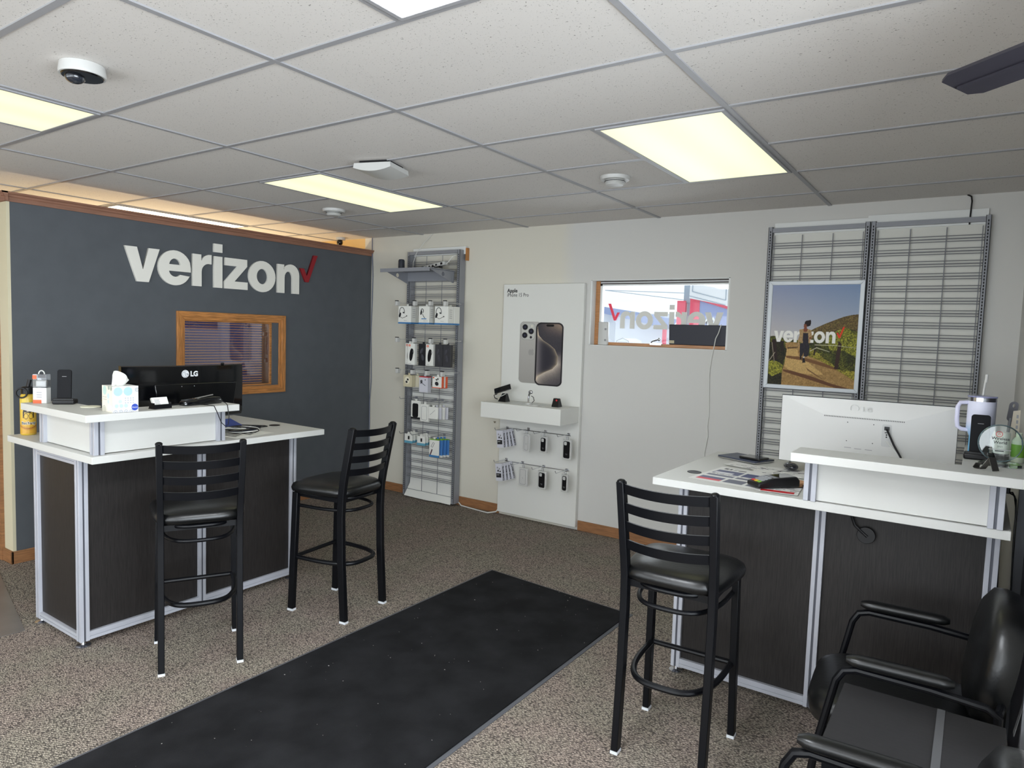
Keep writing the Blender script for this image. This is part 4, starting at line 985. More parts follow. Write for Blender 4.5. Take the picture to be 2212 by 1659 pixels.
# row 1 : headset boxes
HG = 'headset boxes on the narrow wire grid'
for (x0, w, kind, nback, who, txt) in ((-3.675,.155,'loop',2,'left','B250-XT'),(-3.418,.125,'ear',1,'middle','M300-XT SE'),(-3.222,.150,'loop',2,'right','B450-XT')):
    for q in range(nback):
        y = 2.60+q*.09
        if q: lab = 'rear white headset box behind the '+who+' one in the top row'
        else: lab = 'front white headset box with blue lower edge, '+who+' in the top row'
        t, M = gp('headset_box', lab, x0, 1.875, w, .165, .082, y, PAPER, HG, tilt=0.05)
        b = MB(); b.box(-.0008, w+.0008, -.0008, .0828, -.166, -.152, M); obj('blue_band', b, BLUEB, t)
        if q == 0:
            if kind == 'loop':
                drawing(t, M, [(ring_pts(.045,-.055,.030,.042,-20,200), .0028), ([(.022,-.10),(.05,-.115),(.08,-.105),(.10,-.095)], .002)], [(.020,-.085,.012,.024,.35),(.062,-.062,.009,.007,.4),(.103,-.093,.007,.005,.3)])
            else:
                drawing(t, M, [([(.045,-.07),(.058,-.095),(.075,-.11)], .0025), (ring_pts(.042,-.045,.014,.020,-60,200), .003)], [(.030,-.06,.010,.022,.2)])
                b = MB(); b.box(.035, .092, -.0016, 0, -.121, -.113, M); obj('blue_strip', b, BLUEB, t)
            text(txt, .010, TXTG, t, M @ Vector((w*.45,-.001,-.14)), M.to_3x3() @ Vector((1,0,0)), (0,0,1), ext=.0002)
            b = MB()
            for k in range(5): b.box(w+.0002, w+.0014, .02, .06, -.035-.018*k, -.031-.018*k, M)
            o_ = obj('side_print', b, TXTG, t); o_['kind'] = 'stuff'
# row 2
SG = 'tall speaker and audio boxes in row two'
DKB = mat('pack_charcoal', (46, 46, 50), .5)
def jbl(x0, y, lab):
    t, M = gp('speaker_box', lab, x0, 1.526, .088, .20, .034, y, PAPER, SG, tilt=.04)
    Ux = M.to_3x3() @ Vector((1,0,0))
    b = MB(); b.box(.010, .034, -.0008, 0, -.028, -.010, M); obj('orange_square', b, ORANGE, t)
    text('JBL', .010, PAPER, t, M @ Vector((.022,-.0012,-.023)), Ux, (0,0,1), align='CENTER', bold=.03, ext=.0002)
    drawing(t, M, [([(.062,-.05),(.074,-.075),(.066,-.10)], .0022)], [(.045,-.105,.021,.060,.12)], m=BLACKP, nm='printed_speaker')
    b = MB(); b.box(.012, .046, -.0008, 0, -.190, -.187, M); obj('small_print', b, TXTG, t)
    return t
jbl(-3.608, 2.635, 'left white speaker box with an orange square, partly covered')
jbl(-3.542, 2.595, 'second white speaker box with an orange square, overlapping its left neighbour')
jbl(-3.334, 2.615, 'white speaker box with an orange square in the middle of row two')
for x0, w, m_, lab in ((-3.428,.092,mat('pack_black', (26,26,30), .4),'black audio box between the white speaker boxes'),(-3.225,.086,DKB,'charcoal audio box right of the white speaker box'),(-3.132,.088,DKB,'charcoal audio box at the right end of row two')):
    t, M = gp('audio_box', lab, x0, 1.525, w, .20, .036, 2.62, m_, SG, tilt=.04)
    drawing(t, M, [(ring_pts(w*.6,-.045,.010,.014,0,360), .0012)], [(w*.40,-.065,.014,.028,.5),(w*.55,-.125,.016,.032,-.3)], m=mat('pack_gloss', (70,70,76), .25), nm='printed_earbuds')
# row 3
t, M = gp('earbud_box', 'beige earbud box on the left of row three', -3.612, 1.225, .105, .112, .045, 2.62, mat('pack_beige', (205,196,165), .5), 'boxes in row three', tilt=.04)
shape([arc(0,0,.032,.036,0,350,20)], .0004, mat('tan_disc', (228,222,200), .5), 'printed_disc', t, M @ Vector((.048,-.0006,-.05)), M.to_3x3() @ Vector((1,0,0)), (0,0,1))
drawing(t, M, [], [(.055,-.042,.012,.010,.4),(.040,-.065,.014,.011,.3)], nm='printed_earbuds')
gp('earbud_box', 'second beige earbud box behind the left one in row three', -3.565, 1.222, .105, .110, .06, 2.68, mat('pack_beige2', (214,208,186), .5), 'boxes in row three', tilt=.04)
t, M = gp('earpiece_box', 'white earpiece box with a red top edge in row three', -3.411, 1.223, .102, .148, .05, 2.62, CMW, 'boxes in row three', tilt=.04)
b = MB(); b.box(-.0008, .1028, -.0008, .05, -.008, .0008, M); obj('red_edge', b, RED, t)
drawing(t, M, [([(.030,-.05),(.04,-.065),(.075,-.085)], .0025), (ring_pts(.028,-.048,.009,.014,-60,220), .003)], [(.024,-.055,.006,.016,.1),(.072,-.03,.005,.006,.2)])
for q in range(2):
    t, M = gp('earbud_box', ('front' if q == 0 else 'rear')+' white and orange earbud box at the right of row three', -3.249+q*.004, 1.233-q*.002, .110, .106, .028, 2.62+.05*q, PAPER, 'boxes in row three', tilt=.04)
    b = MB(); b.box(.1085, .1108, -.0009, .029, -.1062, .0004, M); b.box(-.0008, .1108, -.0009, .029, -.1066, -.100, M); obj('orange_edge', b, ORANGE, t)
    if q == 0:
        drawing(t, M, [], [(.052,-.066,.022,.018,.3),(.048,-.03,.010,.007,.5),(.064,-.022,.007,.009,-.4)])
        b = MB(); b.box(.006, .022, -.0012, 0, -.018, -.006, M); obj('orange_square', b, ORANGE, t)
# row 4
t, M = gp('case_pack', 'white pack with a black phone case in row four', -3.533, .985, .112, .175, .016, 2.65, PAPER, 'packs in row four', tilt=.04)
shape([rrect(.018,-.155,.088,-.025,.016)], .0006, BLACKP, 'phone_case', t, M @ Vector((0,-.0006,0)), M.to_3x3() @ Vector((1,0,0)), (0,0,1))
b = MB(); b.box(0, .112, -.0008, 0, -.175, -.155, M); obj('black_band', b, TXTD, t)
t, M = gp('case_pack', 'pale clear phone case pack in the middle of row four', -3.415, .962, .096, .165, .022, 2.65, PAPER, 'packs in row four', tilt=.04)
shape([rrect(.014,-.150,.080,-.020,.014), rrect(.017,-.147,.077,-.023,.012)[::-1]], .0005, TXTG, 'phone_case', t, M @ Vector((0,-.0006,0)), M.to_3x3() @ Vector((1,0,0)), (0,0,1))
for q in range(4):
    t, M = gp('cable_pack', ['front','second','third','rearmost'][q]+' pale stylus pack at the right of row four', -3.309+.012*q, .945-.002*q, .108, .112, .012, 2.645+.034*q, PAPER if q % 2 == 0 else CMW, 'packs in row four', tilt=.04)
    if q == 0: drawing(t, M, [([(.02,-.075),(.075,-.03)], .0016)], [], m=TXTG)
# row 5
BG = mat('pack_aqua', (96,160,185), .5)
for i, (x0, z) in enumerate(((-3.609,.660),(-3.448,.655))):
    for q in range(3):
        t, M = gp('adapter_pack', ['front','middle','rear'][q]+' small white and aqua card pack, '+('left' if i == 0 else 'second')+' hook of row five', x0+.006*q, z+.003*q, .098, .088, .006, 2.65+.03*q, PAPER, 'small packs in row five', tilt=.04)
        b = MB(); b.box(-.0005, .0985, -.0008, .0068, -.0885, -.066, M); obj('aqua_band', b, BG, t)
        if q == 0: b = MB(); b.box(.045, .062, -.004, 0, -.052, -.020, M); obj('adapter', b, BLACKP, t)
BL2 = mat('pack_blue', (70,125,190), .5)
for q in range(4):
    t, M = gp('protector_pack', ['front','second','third','rearmost'][q]+' white, green and blue screen protector pack in row five', -3.289+.010*q, .645-.001*q, .112, .168, .010, 2.645+.036*q, PAPER if q == 0 else BL2, 'screen protector packs in row five', tilt=.04)
    b = MB(); b.box(-.0005, .1125, -.0008, .0105, -.008, .0006, M); obj('green_edge', b, GREENC, t)
    b = MB(); b.box(.0, .1125, -.001, .0105, -.1685, -.150, M); obj('lower_band', b, BLUEB if q == 0 else PAPER, t)
    if q == 0:
        c5 = [(.02,-.07),(.045,-.03),(.062,-.035),(.038,-.078),(.02,-.07)]; drawing(t, M, [(c5, .0015)], [], m=TXTD)
        b = MB(); b.prism([(.006,-.15),(.03,-.092),(.04,-.10),(.02,-.15)], -.001, 0, lambda u,v,d: M @ Vector((u,d,v))); obj('printed_phone', b, mat('pack_maroon', (80,50,60), .5), t)

# on the bracket shelf
t = thing('antenna_speaker', (-3.648, 2.60, 2.211), 'small dark rounded cylinder standing at the left of the bracket shelf', 'speaker')
b = MB(); b.lathe([(0,0),(.030,0),(.030,.085),(.024,.098),(0,.102)], (-3.648,2.60,2.211)); obj('body', b, mat('dark_navy', (40,44,54), .45), t)
t = thing('power_strip', (-3.38, 2.74, 2.211), 'white power strip leaning on the bracket shelf', 'power strip')
M = Matrix.Translation((-3.40,2.755,2.236)) @ Matrix.Rotation(-.16, 4, 'Y')
b = MB(); b.box(-.13, .17, -.022, .022, 0, .035, M); obj('body', b, WHITEPL, t, bevel=.004)
b = MB(); b.box(.12, .145, -.0235, -.021, .008, .028, M); obj('switch', b, BLACKP, t)
for i in range(5):
    b = MB(); b.box(-.11+.042*i, -.09+.042*i, -.0228, -.021, .010, .026, M); obj('socket', b, TXTD, t)
b = MB(); b.tube([(-3.235,2.76,2.27),(-3.20,2.76,2.30),(-3.17,2.78,2.345),(-3.14,2.79,2.35)], .004, 8); obj('cord', b, CORDW, t)
t = thing('cable_bundle', (-3.42, 2.62, 2.211), 'tangle of black cables on the bracket shelf', 'cable')
for i in range(3):
    b = MB(); c0 = (-3.52+.13*i, 2.66)
    b.tube([(c0[0]+.05*math.cos(a), c0[1]+.04*math.sin(a), 2.2235+.006*math.sin(3*a+i)+.006*i) for a in [2*PI*k/16 for k in range(16)]], .0045, 8, close=True); obj('loop', b, BLACKP, t)
b = MB(); b.tube([(-3.52,2.89,2.582),(-3.60,2.86,2.50),(-3.64,2.80,2.40),(-3.655,2.77,2.30),(-3.63,2.74,2.235),(-3.60,2.70,2.22)], .003, 8); tag(obj('drop_cable', b, CORDW), 'thin white cable dropping from the ceiling to the bracket shelf', 'cable')

# wall cables
b = MB(); b.tube([(-4.335,2.885,2.583),(-4.333,2.885,2.43),(-4.32,2.888,2.2),(-4.325,2.888,1.9),(-4.335,2.888,1.6),(-4.322,2.885,1.3),(-4.318,2.885,1.1),(-4.335,2.885,.9),(-4.33,2.885,.5),(-4.33,2.885,.09)], .004, 8); tag(obj('corner_cable', b, mat('cable_slate', (96,104,128), .5)), 'blue grey cable running down the corner beside the slate wall', 'cable')
b = MB(); b.tube([(.775,2.885,2.583),(.795,2.88,2.57),(.80,2.872,2.54),(.797,2.868,2.45),(.796,2.868,2.40)], .0045, 8); tag(obj('hanging_cable', b, BLACKP), 'black cable dropping from the ceiling to the wide wire grid', 'cable')
b = MB(); b.tube([(-.705,2.935,1.765),(-.715,2.91,1.70),(-.727,2.89,1.66),(-.735,2.888,1.60),(-.748,2.888,1.52),(-.757,2.888,1.44),(-.760,2.888,1.38),(-.752,2.888,1.2),(-.747,2.888,1.08),(-.755,2.888,1.0),(-.745,2.888,.93),(-.765,2.888,.80),(-.76,2.888,.1)], .0035, 8); tag(obj('thin_white_cable', b, CORDW), 'thin white cord hanging down the wall from the small window', 'cable')
b = MB(); b.tube([(-3.10,2.87,.03),(-3.06,2.86,.008),(-2.95,2.85,.006),(-2.82,2.83,.006),(-2.72,2.82,.006),(-2.655,2.86,.02),(-2.648,2.88,.04)], .006, 8); tag(obj('extension_cord', b, CORDW), 'white extension cord along the baseboard between grid and display board', 'cable')
b = MB(); b.prism([(-2.735,.842),(-2.712,.842),(-2.722,.826)], 2.888, 2.8965, lambda u,v,d: (u,d,v)); tag(obj('wall_anchor', b, mat('anchor_brown', (120,110,90), .6)), 'tiny brown wall anchor left of the white display shelf', 'anchor')

# in the window
t = thing('monitor_panel', (-.885, 2.945, 1.577), 'black flat screen seen from behind on the small window sill', 'monitor')
M = Matrix.Translation((-.885,2.945,1.682)) @ Matrix.Rotation(.08, 4, 'X')
b = MB(); b.box(-.226, .226, -.008, .012, -.078, .078, M); obj('panel', b, mat('navy_black', (38,40,52), .5), t, bevel=.006)
b = MB(); b.box(-.222, -.182, -.0095, -.008, -.068, -.045, M); obj('sticker', b, mat('sticker_beige', (190,180,150), .6), t)
t = thing('white_hub', (-1.675, 2.95, 1.578), 'white curved hub with two round ports at the left of the window sill', 'hub')
b = MB(); b.prism([(-1.722,2.925),(-1.700,2.918),(-1.665,2.918),(-1.635,2.926),(-1.635,2.955),(-1.722,2.955)], 1.579, 1.769, lambda u,v,d: (u,v,d)); obj('body', b, WHITEPL, t, bevel=.006)
for z in (1.71, 1.62):
    b = MB(); b.lathe([(.005,-.001),(.009,-.001),(.009,.001),(.005,.001)], (0,0,0), 18, Matrix.Rotation(PI/2, 4, 'X')); b.xf(Matrix.Translation((-1.652,2.9185,z))); obj('port', b, TXTG, t)

# outside
SNOW = mat('outside_pale', (235,238,242), .9); ROOFB = mat('outside_roof', (150,165,205), .9); PINK = mat('outside_red', (232,84,110), .7); OBL = mat('outside_blue', (150,162,205), .8); OGR = mat('outside_grey', (160,175,190), .8)
b = MB(); b.box(-40, 30, 3.3, 60, -.6, -.5); struct('ground_outside', b, SNOW, smooth=0)
t = thing('roadside_sign', (-4.25, 12, -.5), 'red and white roadside sign on a grey post outside the small window', 'sign')
b = MB(); b.box(-4.37, -4.19, 11.95, 12.1, 2.42, 3.4); b.box(-4.30, -4.20, 11.98, 12.07, -.5, 2.43); obj('post', b, OGR, t)
b = MB(); b.box(-4.49, -4.31, 11.9, 12.0, .8, 2.46); b.box(-4.19, -3.985, 11.85, 11.95, .8, 2.51); b.prism([(-3.985,2.51),(-2.9,2.20),(-2.9,2.14),(-3.985,2.46)], 11.84, 11.94, lambda u,v,d: (u,d,v)); obj('red_box', b, PINK, t)
b = MB(); b.prism([(-3.985,.8),(-3.985,2.46),(-2.9,2.14),(-2.9,.8)], 11.86, 11.94, lambda u,v,d: (u,d,v)); obj('blue_panel', b, OBL, t)
b = MB(); b.prism([(-4.16,2.50),(-4.14,3.3),(-3.0,3.1),(-3.0,2.28)], 11.7, 11.8, lambda u,v,d: (u,d,v)); pn = obj('white_panel', b, SNOW, t)
b = MB()
for p, q in (((-4.10,2.64),(-4.08,3.2)),((-4.10,2.64),(-3.40,2.46)),((-3.40,2.46),(-3.40,3.1)),((-4.16,2.55),(-3.4,2.36))): b.tube([(p[0],11.69,p[1]),(q[0],11.69,q[1])], .008, 6)
obj('panel_edge', b, OGR, t)
text('MA', .22, SNOW, t, (-3.93, 11.85, 1.96), (1,0,-.0), (0,0,1), bold=.03)
t = thing('neighbour_house', (-14, 31, -.5), 'pale low building with a blue grey roof far outside the small window', 'house')
b = MB(); b.prism([(-15.9,3.25),(-13.6,2.93),(-11.7,2.62),(-12.1,2.15),(-13.55,2.5),(-15.9,2.95)], 30, 31, lambda u,v,d: (u,d,v)); obj('roof', b, ROOFB, t)
b = MB(); b.box(-18, -12.1, 31, 36, -.5, 2.9); obj('wall', b, SNOW, t, smooth=0)
b = MB(); b.box(-12.2, -12.05, 30.2, 30.4, -.5, 2.2); obj('post', b, PINK, t)
for (x0, x1, z0, z1, lab) in ((-14.9,-14.1,1.25,1.56,'pale vehicle roof low in the small window, left'),(-13.5,-12.6,1.1,1.62,'pale parked vehicle low in the small window, right')):
    t = thing('parked_car', ((x0+x1)/2, 28, -.5), lab, 'car', 'vehicles outside')
    b = MB(); b.prism([(x0,-.3),(x1,-.3),(x1,z0-.1),(x1-.15,z1-.12),((x0+x1)/2,z1),(x0+.15,z1-.12),(x0,z0-.1)], 27.5, 29, lambda u,v,d: (u,d,v)); obj('body', b, SNOW, t, bevel=.05)
    b = MB(); b.tube([(x0+.03,27.48,z0-.1),(x0+.16,27.48,z1-.13),((x0+x1)/2,27.48,z1-.01),(x1-.16,27.48,z1-.13),(x1-.03,27.48,z0-.1)], .012, 6); b.tube([(x0+.2,27.48,z1-.2),(x1-.2,27.48,z1-.2)], .01, 6); obj('roof_rack', b, GREYM, t)
t = thing('utility_line', (-7, 20, -.5), 'two overhead wires crossing the sky outside the small window', 'power line')
for x in (-12.6, 1.0):
    b = MB(); b.tube([(x,20,-.5),(x,20,4.2)], .1, 10); obj('pole', b, mat('pole_brown', (120,100,85), .8), t)
for p, q in (((-12.6,19.9,3.57),(1.0,19.9,1.97)),((-12.6,20.1,3.40),(1.0,20.1,2.85))):
    b = MB(); b.tube([p, q], .012, 6); obj('wire', b, OGR, t)

# ================================================================== ON THE LEFT DESK
HT, DT = 1.2105, 1.0005
# monitor, back towards us
t = thing('computer_monitor', (-3.14, .17, DT), 'black wide monitor seen from behind on the left desk', 'monitor')
xm, n = -3.10, 16; vs = []; fs = []
def bowx(u): return .012*(u*u)
for k in range(n+1):
    u = -1+2*k/n; y = .167+.387*u; xf_ = xm-bowx(u)*1.2
    tz = 1.392-.0035*(1-u*u)
    for dx, z in ((-.028,1.064),(-.010,1.062),(0,1.085),(.004,1.30),(0,tz-.006),(-.010,tz),(-.028,tz)): vs.append((xf_+dx, y, z))
for k in range(n):
    for j in range(7): fs.append((7*k+j, 7*k+(j+1) % 7, 7*k+7+(j+1) % 7, 7*k+7+j))
fs += [tuple(range(7))[::-1], tuple(7*n+j for j in range(7))]
b = MB(); b.add(vs, fs); obj('shell', b, BLACKG, t, smooth=50)
b = MB(); b.prism([(-.04,1.278),(.50,1.278),(.47,1.10),(-.02,1.10)], xm+.002, xm+.010, lambda u,v,d: (d,u,v)); obj('rear_hump', b, BLACKG, t, bevel=.004)
b = MB(); b.box(-3.13, -3.095, .12, .22, 1.01, 1.15); obj('neck', b, BLACKP, t, bevel=.004)
b = MB(); b.lathe([(0,0),(.11,0),(.11,.008),(.09,.013),(0,.013)], (-3.14,.17,DT)); obj('foot', b, BLACKG, t)
b = MB()
for y in (.125, .205): b.ell((xm+.0105, y, 1.262), .001, .003, .003, 8, 6)
for s_, nm in ((None, 'screw'),): obj('screw', b, CHROME, t)
b = MB(); b.ell((xm-.02, .415, 1.395), .012, .012, .007, 12, 8); obj('webcam_bump', b, BLACKP, t)
LW = mat('logo_white', (224,226,228), .4)
lc = (xm+.0052, .150, 1.338)
shape([arc(0,0,.0235,.0235,0,350,30)], .0006, LW, 'logo_disc', t, lc, (0,1,0), (0,0,1))
lc2 = (xm+.0062, .150, 1.338)
LD = mat('logo_line', (120,124,130), .5)
shape([arc(0,0,.0195,.0195,60,359,26)+[(.005,-.0006),(.005,.0012)]+[(.0178,.0012)]+arc(0,0,.0178,.0178,355,62,24)[1:]], .0003, LD, 'logo_line', t, lc2, (0,1,0), (0,0,1))
shape([[(-.001,.012),(.001,.012),(.001,-.009),(.006,-.009),(.006,-.011),(-.001,-.011)]], .0003, LD, 'logo_line', t, lc2, (0,1,0), (0,0,1))
shape([arc(-.008,.008,.0025,.0025,0,350,12)], .0003, LD, 'logo_dot', t, lc2, (0,1,0), (0,0,1))
text('LG', .043, LW, t, (xm+.0052, .182, 1.323), (0,1,0), (0,0,1), bold=.045, sx=.95)
# tissue box
t = thing('tissue_box', (-2.535, -.50, HT), 'square tissue box with pastel circles and a white tissue, left desk ledge', 'tissue box')
bx0 = Vector((-2.475, -.555, 0)); ang = math.radians(-4)
M = Matrix.Translation((-2.478, -.572, HT)) @ Matrix.Rotation(ang, 4, 'Z')   # local: +y along desk, -x away
bw, bd, bh = .118, .115, .125
b = MB()
hx, hy = -bd/2, bw/2
for z0, z1 in ((0, bh),):
    b.box(-bd, 0, 0, bw, 0, .001, M); b.box(-bd, -bd+.001, 0, bw, 0, bh, M); b.box(-bd, 0, bw-.001, bw, 0, bh, M); b.box(-.001, 0, 0, bw, 0, bh, M); b.box(-bd, 0, 0, .001, 0, bh, M)
b.box(-bd, -.08, 0, bw, bh-.001, bh, M); b.box(-.035, 0, 0, bw, bh-.001, bh, M); b.box(-.08, -.035, 0, .03, bh-.001, bh, M); b.box(-.08, -.035, bw-.03, bw, bh-.001, bh, M)
obj('carton', b, mat('carton', (226,226,224), .6), t, smooth=0)
def dots(seed, warm):
    n = 84; U, V = np.meshgrid(np.linspace(0,1,n), np.linspace(0,1,n)); im = np.ones((n,n,3))*col((214,214,214) if not warm else (222,218,204))
    def d(cx, cy, r, c, ringy=0):
        dd = np.hypot(U-cx, V-cy); m = dd < r
        if ringy: m &= (np.sin(dd*120) > 0)
        im[m] = c
    if seed == 0:
        d(.22,.80,.17,(168,196,212)); d(.60,.80,.17,(164,196,214))
        for i in range(4): d(.10+.10*i,.52,.028,(240,240,238))
        for i in range(4):
            for j in range(3): d(.50+.10*i,.54-.09*j,.026,(170,176,182))
        for i in range(3): d(.16+.18*i,.25,.075,(180,202,212))
        for i in range(4): d(.12+.2*i,.02,.08,(160,168,176),1)
        d(.30,.42,.07,(186,206,214)); d(.95,.85,.11,(150,156,160),1)
    else:
        d(.27,.82,.18,(178,204,196)); d(.68,.95,.09,(150,160,150)); d(.9,.92,.08,(150,160,150))
        for i in range(4):
            for j in range(2): d(.12+.1*i,.56-.09*j,.026,(160,160,150))
        d(.62,.62,.11,(186,206,210)); d(.62,.40,.08,(190,206,208)); d(.66,.18,.13,(236,236,224)); d(.90,.18,.10,(236,236,224)); d(.22,.05,.2,(160,160,150),1)
    return im
printed('front_print', dots(0, 0), t, lambda u,v: M @ Vector((.0006, u*bw, v*bh)), .5)
printed('side_print', dots(1, 1), t, lambda u,v: M @ Vector((-bd+u*bd, -.0006, v*bh)), .5)
KB = mat('oval_blue', (44,72,170), .45)
shape([arc(0,0,.0155,.0165,0,350,24)], .0004, KB, 'brand_oval', t, M @ Vector((.0012, bw*.86, .022)), M.to_3x3() @ Vector((0,1,0)), (0,0,1))
text('Kleenex', .008, PAPER, t, M @ Vector((.0018, bw*.86, .0195)), M.to_3x3() @ Vector((0,1,0)), (0,0,1), align='CENTER', ext=.0002)
b = MB(); vs = []; fs = []; n = 12; m_ = 8
for j in range(m_+1):
    v = j/m_
    for i in range(n+1):
        u = i/n; yy = .020+.052*u+.035*v*u-.004*v; zz = .075*v*(1-.55*max(0, u-.35)**1.3/.5)*(1 if u > .12 else .75+.25*u/.12)
        vs.append(M @ Vector((-.058+.012*math.sin(u*9+v*2)*(.4+v)+.01*v, yy, bh-.004+zz)))
for j in range(m_):
    for i in range(n): a = j*(n+1)+i; fs.append((a, a+1, a+n+2, a+n+1))
b.add(vs, fs); ti = obj('tissue', b, mat('tissue', (240,240,234), .9), t, smooth=80); so = ti.modifiers.new('s', 'SOLIDIFY'); so.thickness = .0012
# charging phone stands
def phone_stand(x, y, rz, label):
    t = thing('charging_stand', (x, y, HT), label, 'phone charger', 'black phones on charging stands')
    M = Matrix.Translation((x, y, HT)) @ Matrix.Rotation(rz, 4, 'Z')   # local -y faces viewer
    b = MB(); b.box(-.050, .050, -.032, .04, 0, .024, M); obj('base', b, BLACKP, t, bevel=.006)
    b = MB(); b.box(-.047, .047, -.031, -.022, .02, .032, M); obj('lip', b, BLACKP, t, bevel=.003)
    T = M @ Matrix.Translation((0,-.014,.020)) @ Matrix.Rotation(-.10, 4, 'X')
    ph = MB(); ph.prism(rrect(-.032, 0, .032, .158, .011), -.002, .009, lambda u,v,d: T @ Vector((u, d, v))); p = obj('phone', ph, mat('phone_black', (10,11,15), .5, spec=.15), t, smooth=40, bevel=.0015)
    text('12:04', .008, TXTG, p, T @ Vector((0,-.0026,.118)), M.to_3x3() @ Vector((1,0,0)), T.to_3x3() @ Vector((0,0,1)), align='CENTER', ext=.0002) if False else None
    b = MB(); b.box(-.010, .010, -.0028, -.002, .1215, .1235, T); obj('screen_mark', b, TXTG, p)
    return t
phone_stand(-2.985, -.565, math.radians(52), 'black phone upright on a charging stand on the left desk ledge')
phone_stand(.925, 1.10, math.radians(2), 'black phone upright on a charging stand in front of the tumbler at right')
# charger package
t = thing('charger_package', (-3.095, -.625, HT), 'clear and white charger package with an orange corner, far left of the desk ledge', 'package')
M = Matrix.Translation((-3.092, -.628, HT)) @ Matrix.Rotation(math.radians(40), 4, 'Z')
b = MB(); b.box(-.033, .033, -.02, .02, 0, .080, M); obj('carton', b, WHITEPL, t, bevel=.001)
b = MB(); b.box(-.033, .033, -.02, .02, .0805, .150, M); obj('clear_window', b, glass_mat('thin_clear', (.95,.96,.97), a=.03), t, bevel=.001)
b = MB(); b.box(-.024, .026, -.015, .015, .084, .118, M); obj('charger', b, WHITEPL, t, bevel=.007)
b = MB(); b.box(-.0335, .008, -.0206, -.0195, 0, .018, M); b.box(-.0335, -.014, -.0206, -.0195, .125, .145, M); obj('orange_print', b, ORANGE, t)
b = MB(); b.tube([M @ Vector((.014*math.cos(a), 0, .150+.018*math.sin(a))) for a in [PI*k/10 for k in range(11)]], .003, 8); obj('hang_loop', b, WHITEPL, t)
b = MB()
for k in range(3): b.box(-.015, .010, -.0206, -.0195, .03+.012*k, .034+.012*k, M)
o_ = obj('small_print', b, TXTG, t); o_['kind'] = 'stuff'
# coaster and gloss mug
b = MB(); b.lathe([(0,0),(.044,0),(.046,.002),(.044,.004),(0,.004)], (-2.775,-.535,HT)); tag(obj('coaster', b, mat('cream_disc', (236,234,214), .5)), 'round cream disc lying flat beside the tissue box', 'coaster')
t = thing('tape_dispenser', (-2.79, -.44, DT), 'glossy black rounded object half hidden behind the tissue box', 'dispenser')
b = MB(); b.ell((-2.80,-.44,1.115), .05, .045, .10); obj('body', b, BLACKG, t)
b = MB(); b.ell((-2.80,-.44,1.235), .034, .030, .024); obj('head', b, BLACKG, t)
b = MB(); b.lathe([(0,0),(.06,0),(.06,.012),(.03,.02),(0,.02)], (-2.80,-.44,DT)); obj('base', b, BLACKG, t)
# business cards
t = thing('card_holder', (-2.53, -.32, HT), 'black business card holder with white cards on the left desk ledge', 'card holder')
M = Matrix.Translation((-2.515, -.315, HT)) @ Matrix.Rotation(math.radians(90+6), 4, 'Z')   # local -y faces +x (viewer)
b = MB(); b.box(-.048, .048, -.012, .035, 0, .004, M); b.box(-.048, .048, -.014, -.010, 0, .022, M); b.box(-.048, -.045, -.012, .03, .002, .03, M); b.box(.045, .048, -.012, .03, .002, .03, M); obj('tray', b, BLACKM, t)
T = M @ Matrix.Translation((0,-.004,.006)) @ Matrix.Rotation(-.45, 4, 'X')
b = MB(); b.box(-.043, .043, 0, .010, 0, .055, T); c_ = obj('cards', b, PAPER, t)
b = MB()
for k in range(5): b.box(-.030, -.002-.004*(k % 2), -.0008, 0, .018+.006*k, .020+.006*k, T)
o_ = obj('small_print', b, TXTG, c_); o_['kind'] = 'stuff'
# docking hub
t = thing('card_terminal', (-2.60, -.08, HT), 'black rounded card reader lying on the right end of the left ledge', 'card reader')
M = Matrix.Translation((-2.575, -.06, HT)) @ Matrix.Rotation(math.radians(8), 4, 'Z')
b = MB(); vs = []; fs = []
for k, y in enumerate((-.125,-.11,-.04,.05,.10,.12)):
    hgt = (.022,.030,.034,.040,.036,.018)[k]; w_ = (.020,.030,.032,.034,.032,.020)[k]
    for dx, z in ((-w_,.002),(w_,.002),(w_*1.02,hgt*.6),(w_*.8,hgt),(-w_*.8,hgt),(-w_*1.02,hgt*.6)): vs.append(M @ Vector((dx-.0, y, z)))
for k in range(5):
    for j in range(6): fs.append((6*k+j, 6*k+(j+1) % 6, 6*k+6+(j+1) % 6, 6*k+6+j))
fs += [tuple(range(6))[::-1], tuple(30+j for j in range(6))]
b.add(vs, fs); obj('body', b, BLACKG, t, bevel=.003)
b = MB(); b.tube([(-2.545,-.03,1.222),(-2.535,-.035,1.20),(-2.452,-.035,1.195),(-2.45,-.02,1.15),(-2.45,0,1.115),(-2.45,.02,1.11),(-2.45,.035,1.14),(-2.45,.03,1.20),(-2.47,.025,1.225),(-2.52,.02,1.236)], .0022, 8)
cb = MB(); pts = [(-2.60,-.10,1.215),(-2.50,-.075,1.2135),(-2.451,-.065,1.212),(-2.449,-.05,1.18),(-2.449,-.025,1.12),(-2.449,0,1.097),(-2.449,.018,1.105),(-2.449,.022,1.15),(-2.449,.012,1.212),(-2.46,.008,1.222),(-2.52,.0,1.24)]
cb.tube(pts, .0022, 8); obj('cable', cb, BLACKP, t)
b = MB(); b.tube([(-2.55,-.115,1.247),(-2.55,-.01,1.262)], .003, 8); tag(obj('stylus', b, CHROME), 'silver stylus lying across the black card reader', 'stylus')
b = MB(); b.tube([(-2.64,-.20,1.214),(-2.60,-.22,1.214),(-2.60,-.16,1.216),(-2.63,-.14,1.218)], .004, 8); tag(obj('black_cord', b, BLACKP), 'short black cord beside the card holder', 'cable')
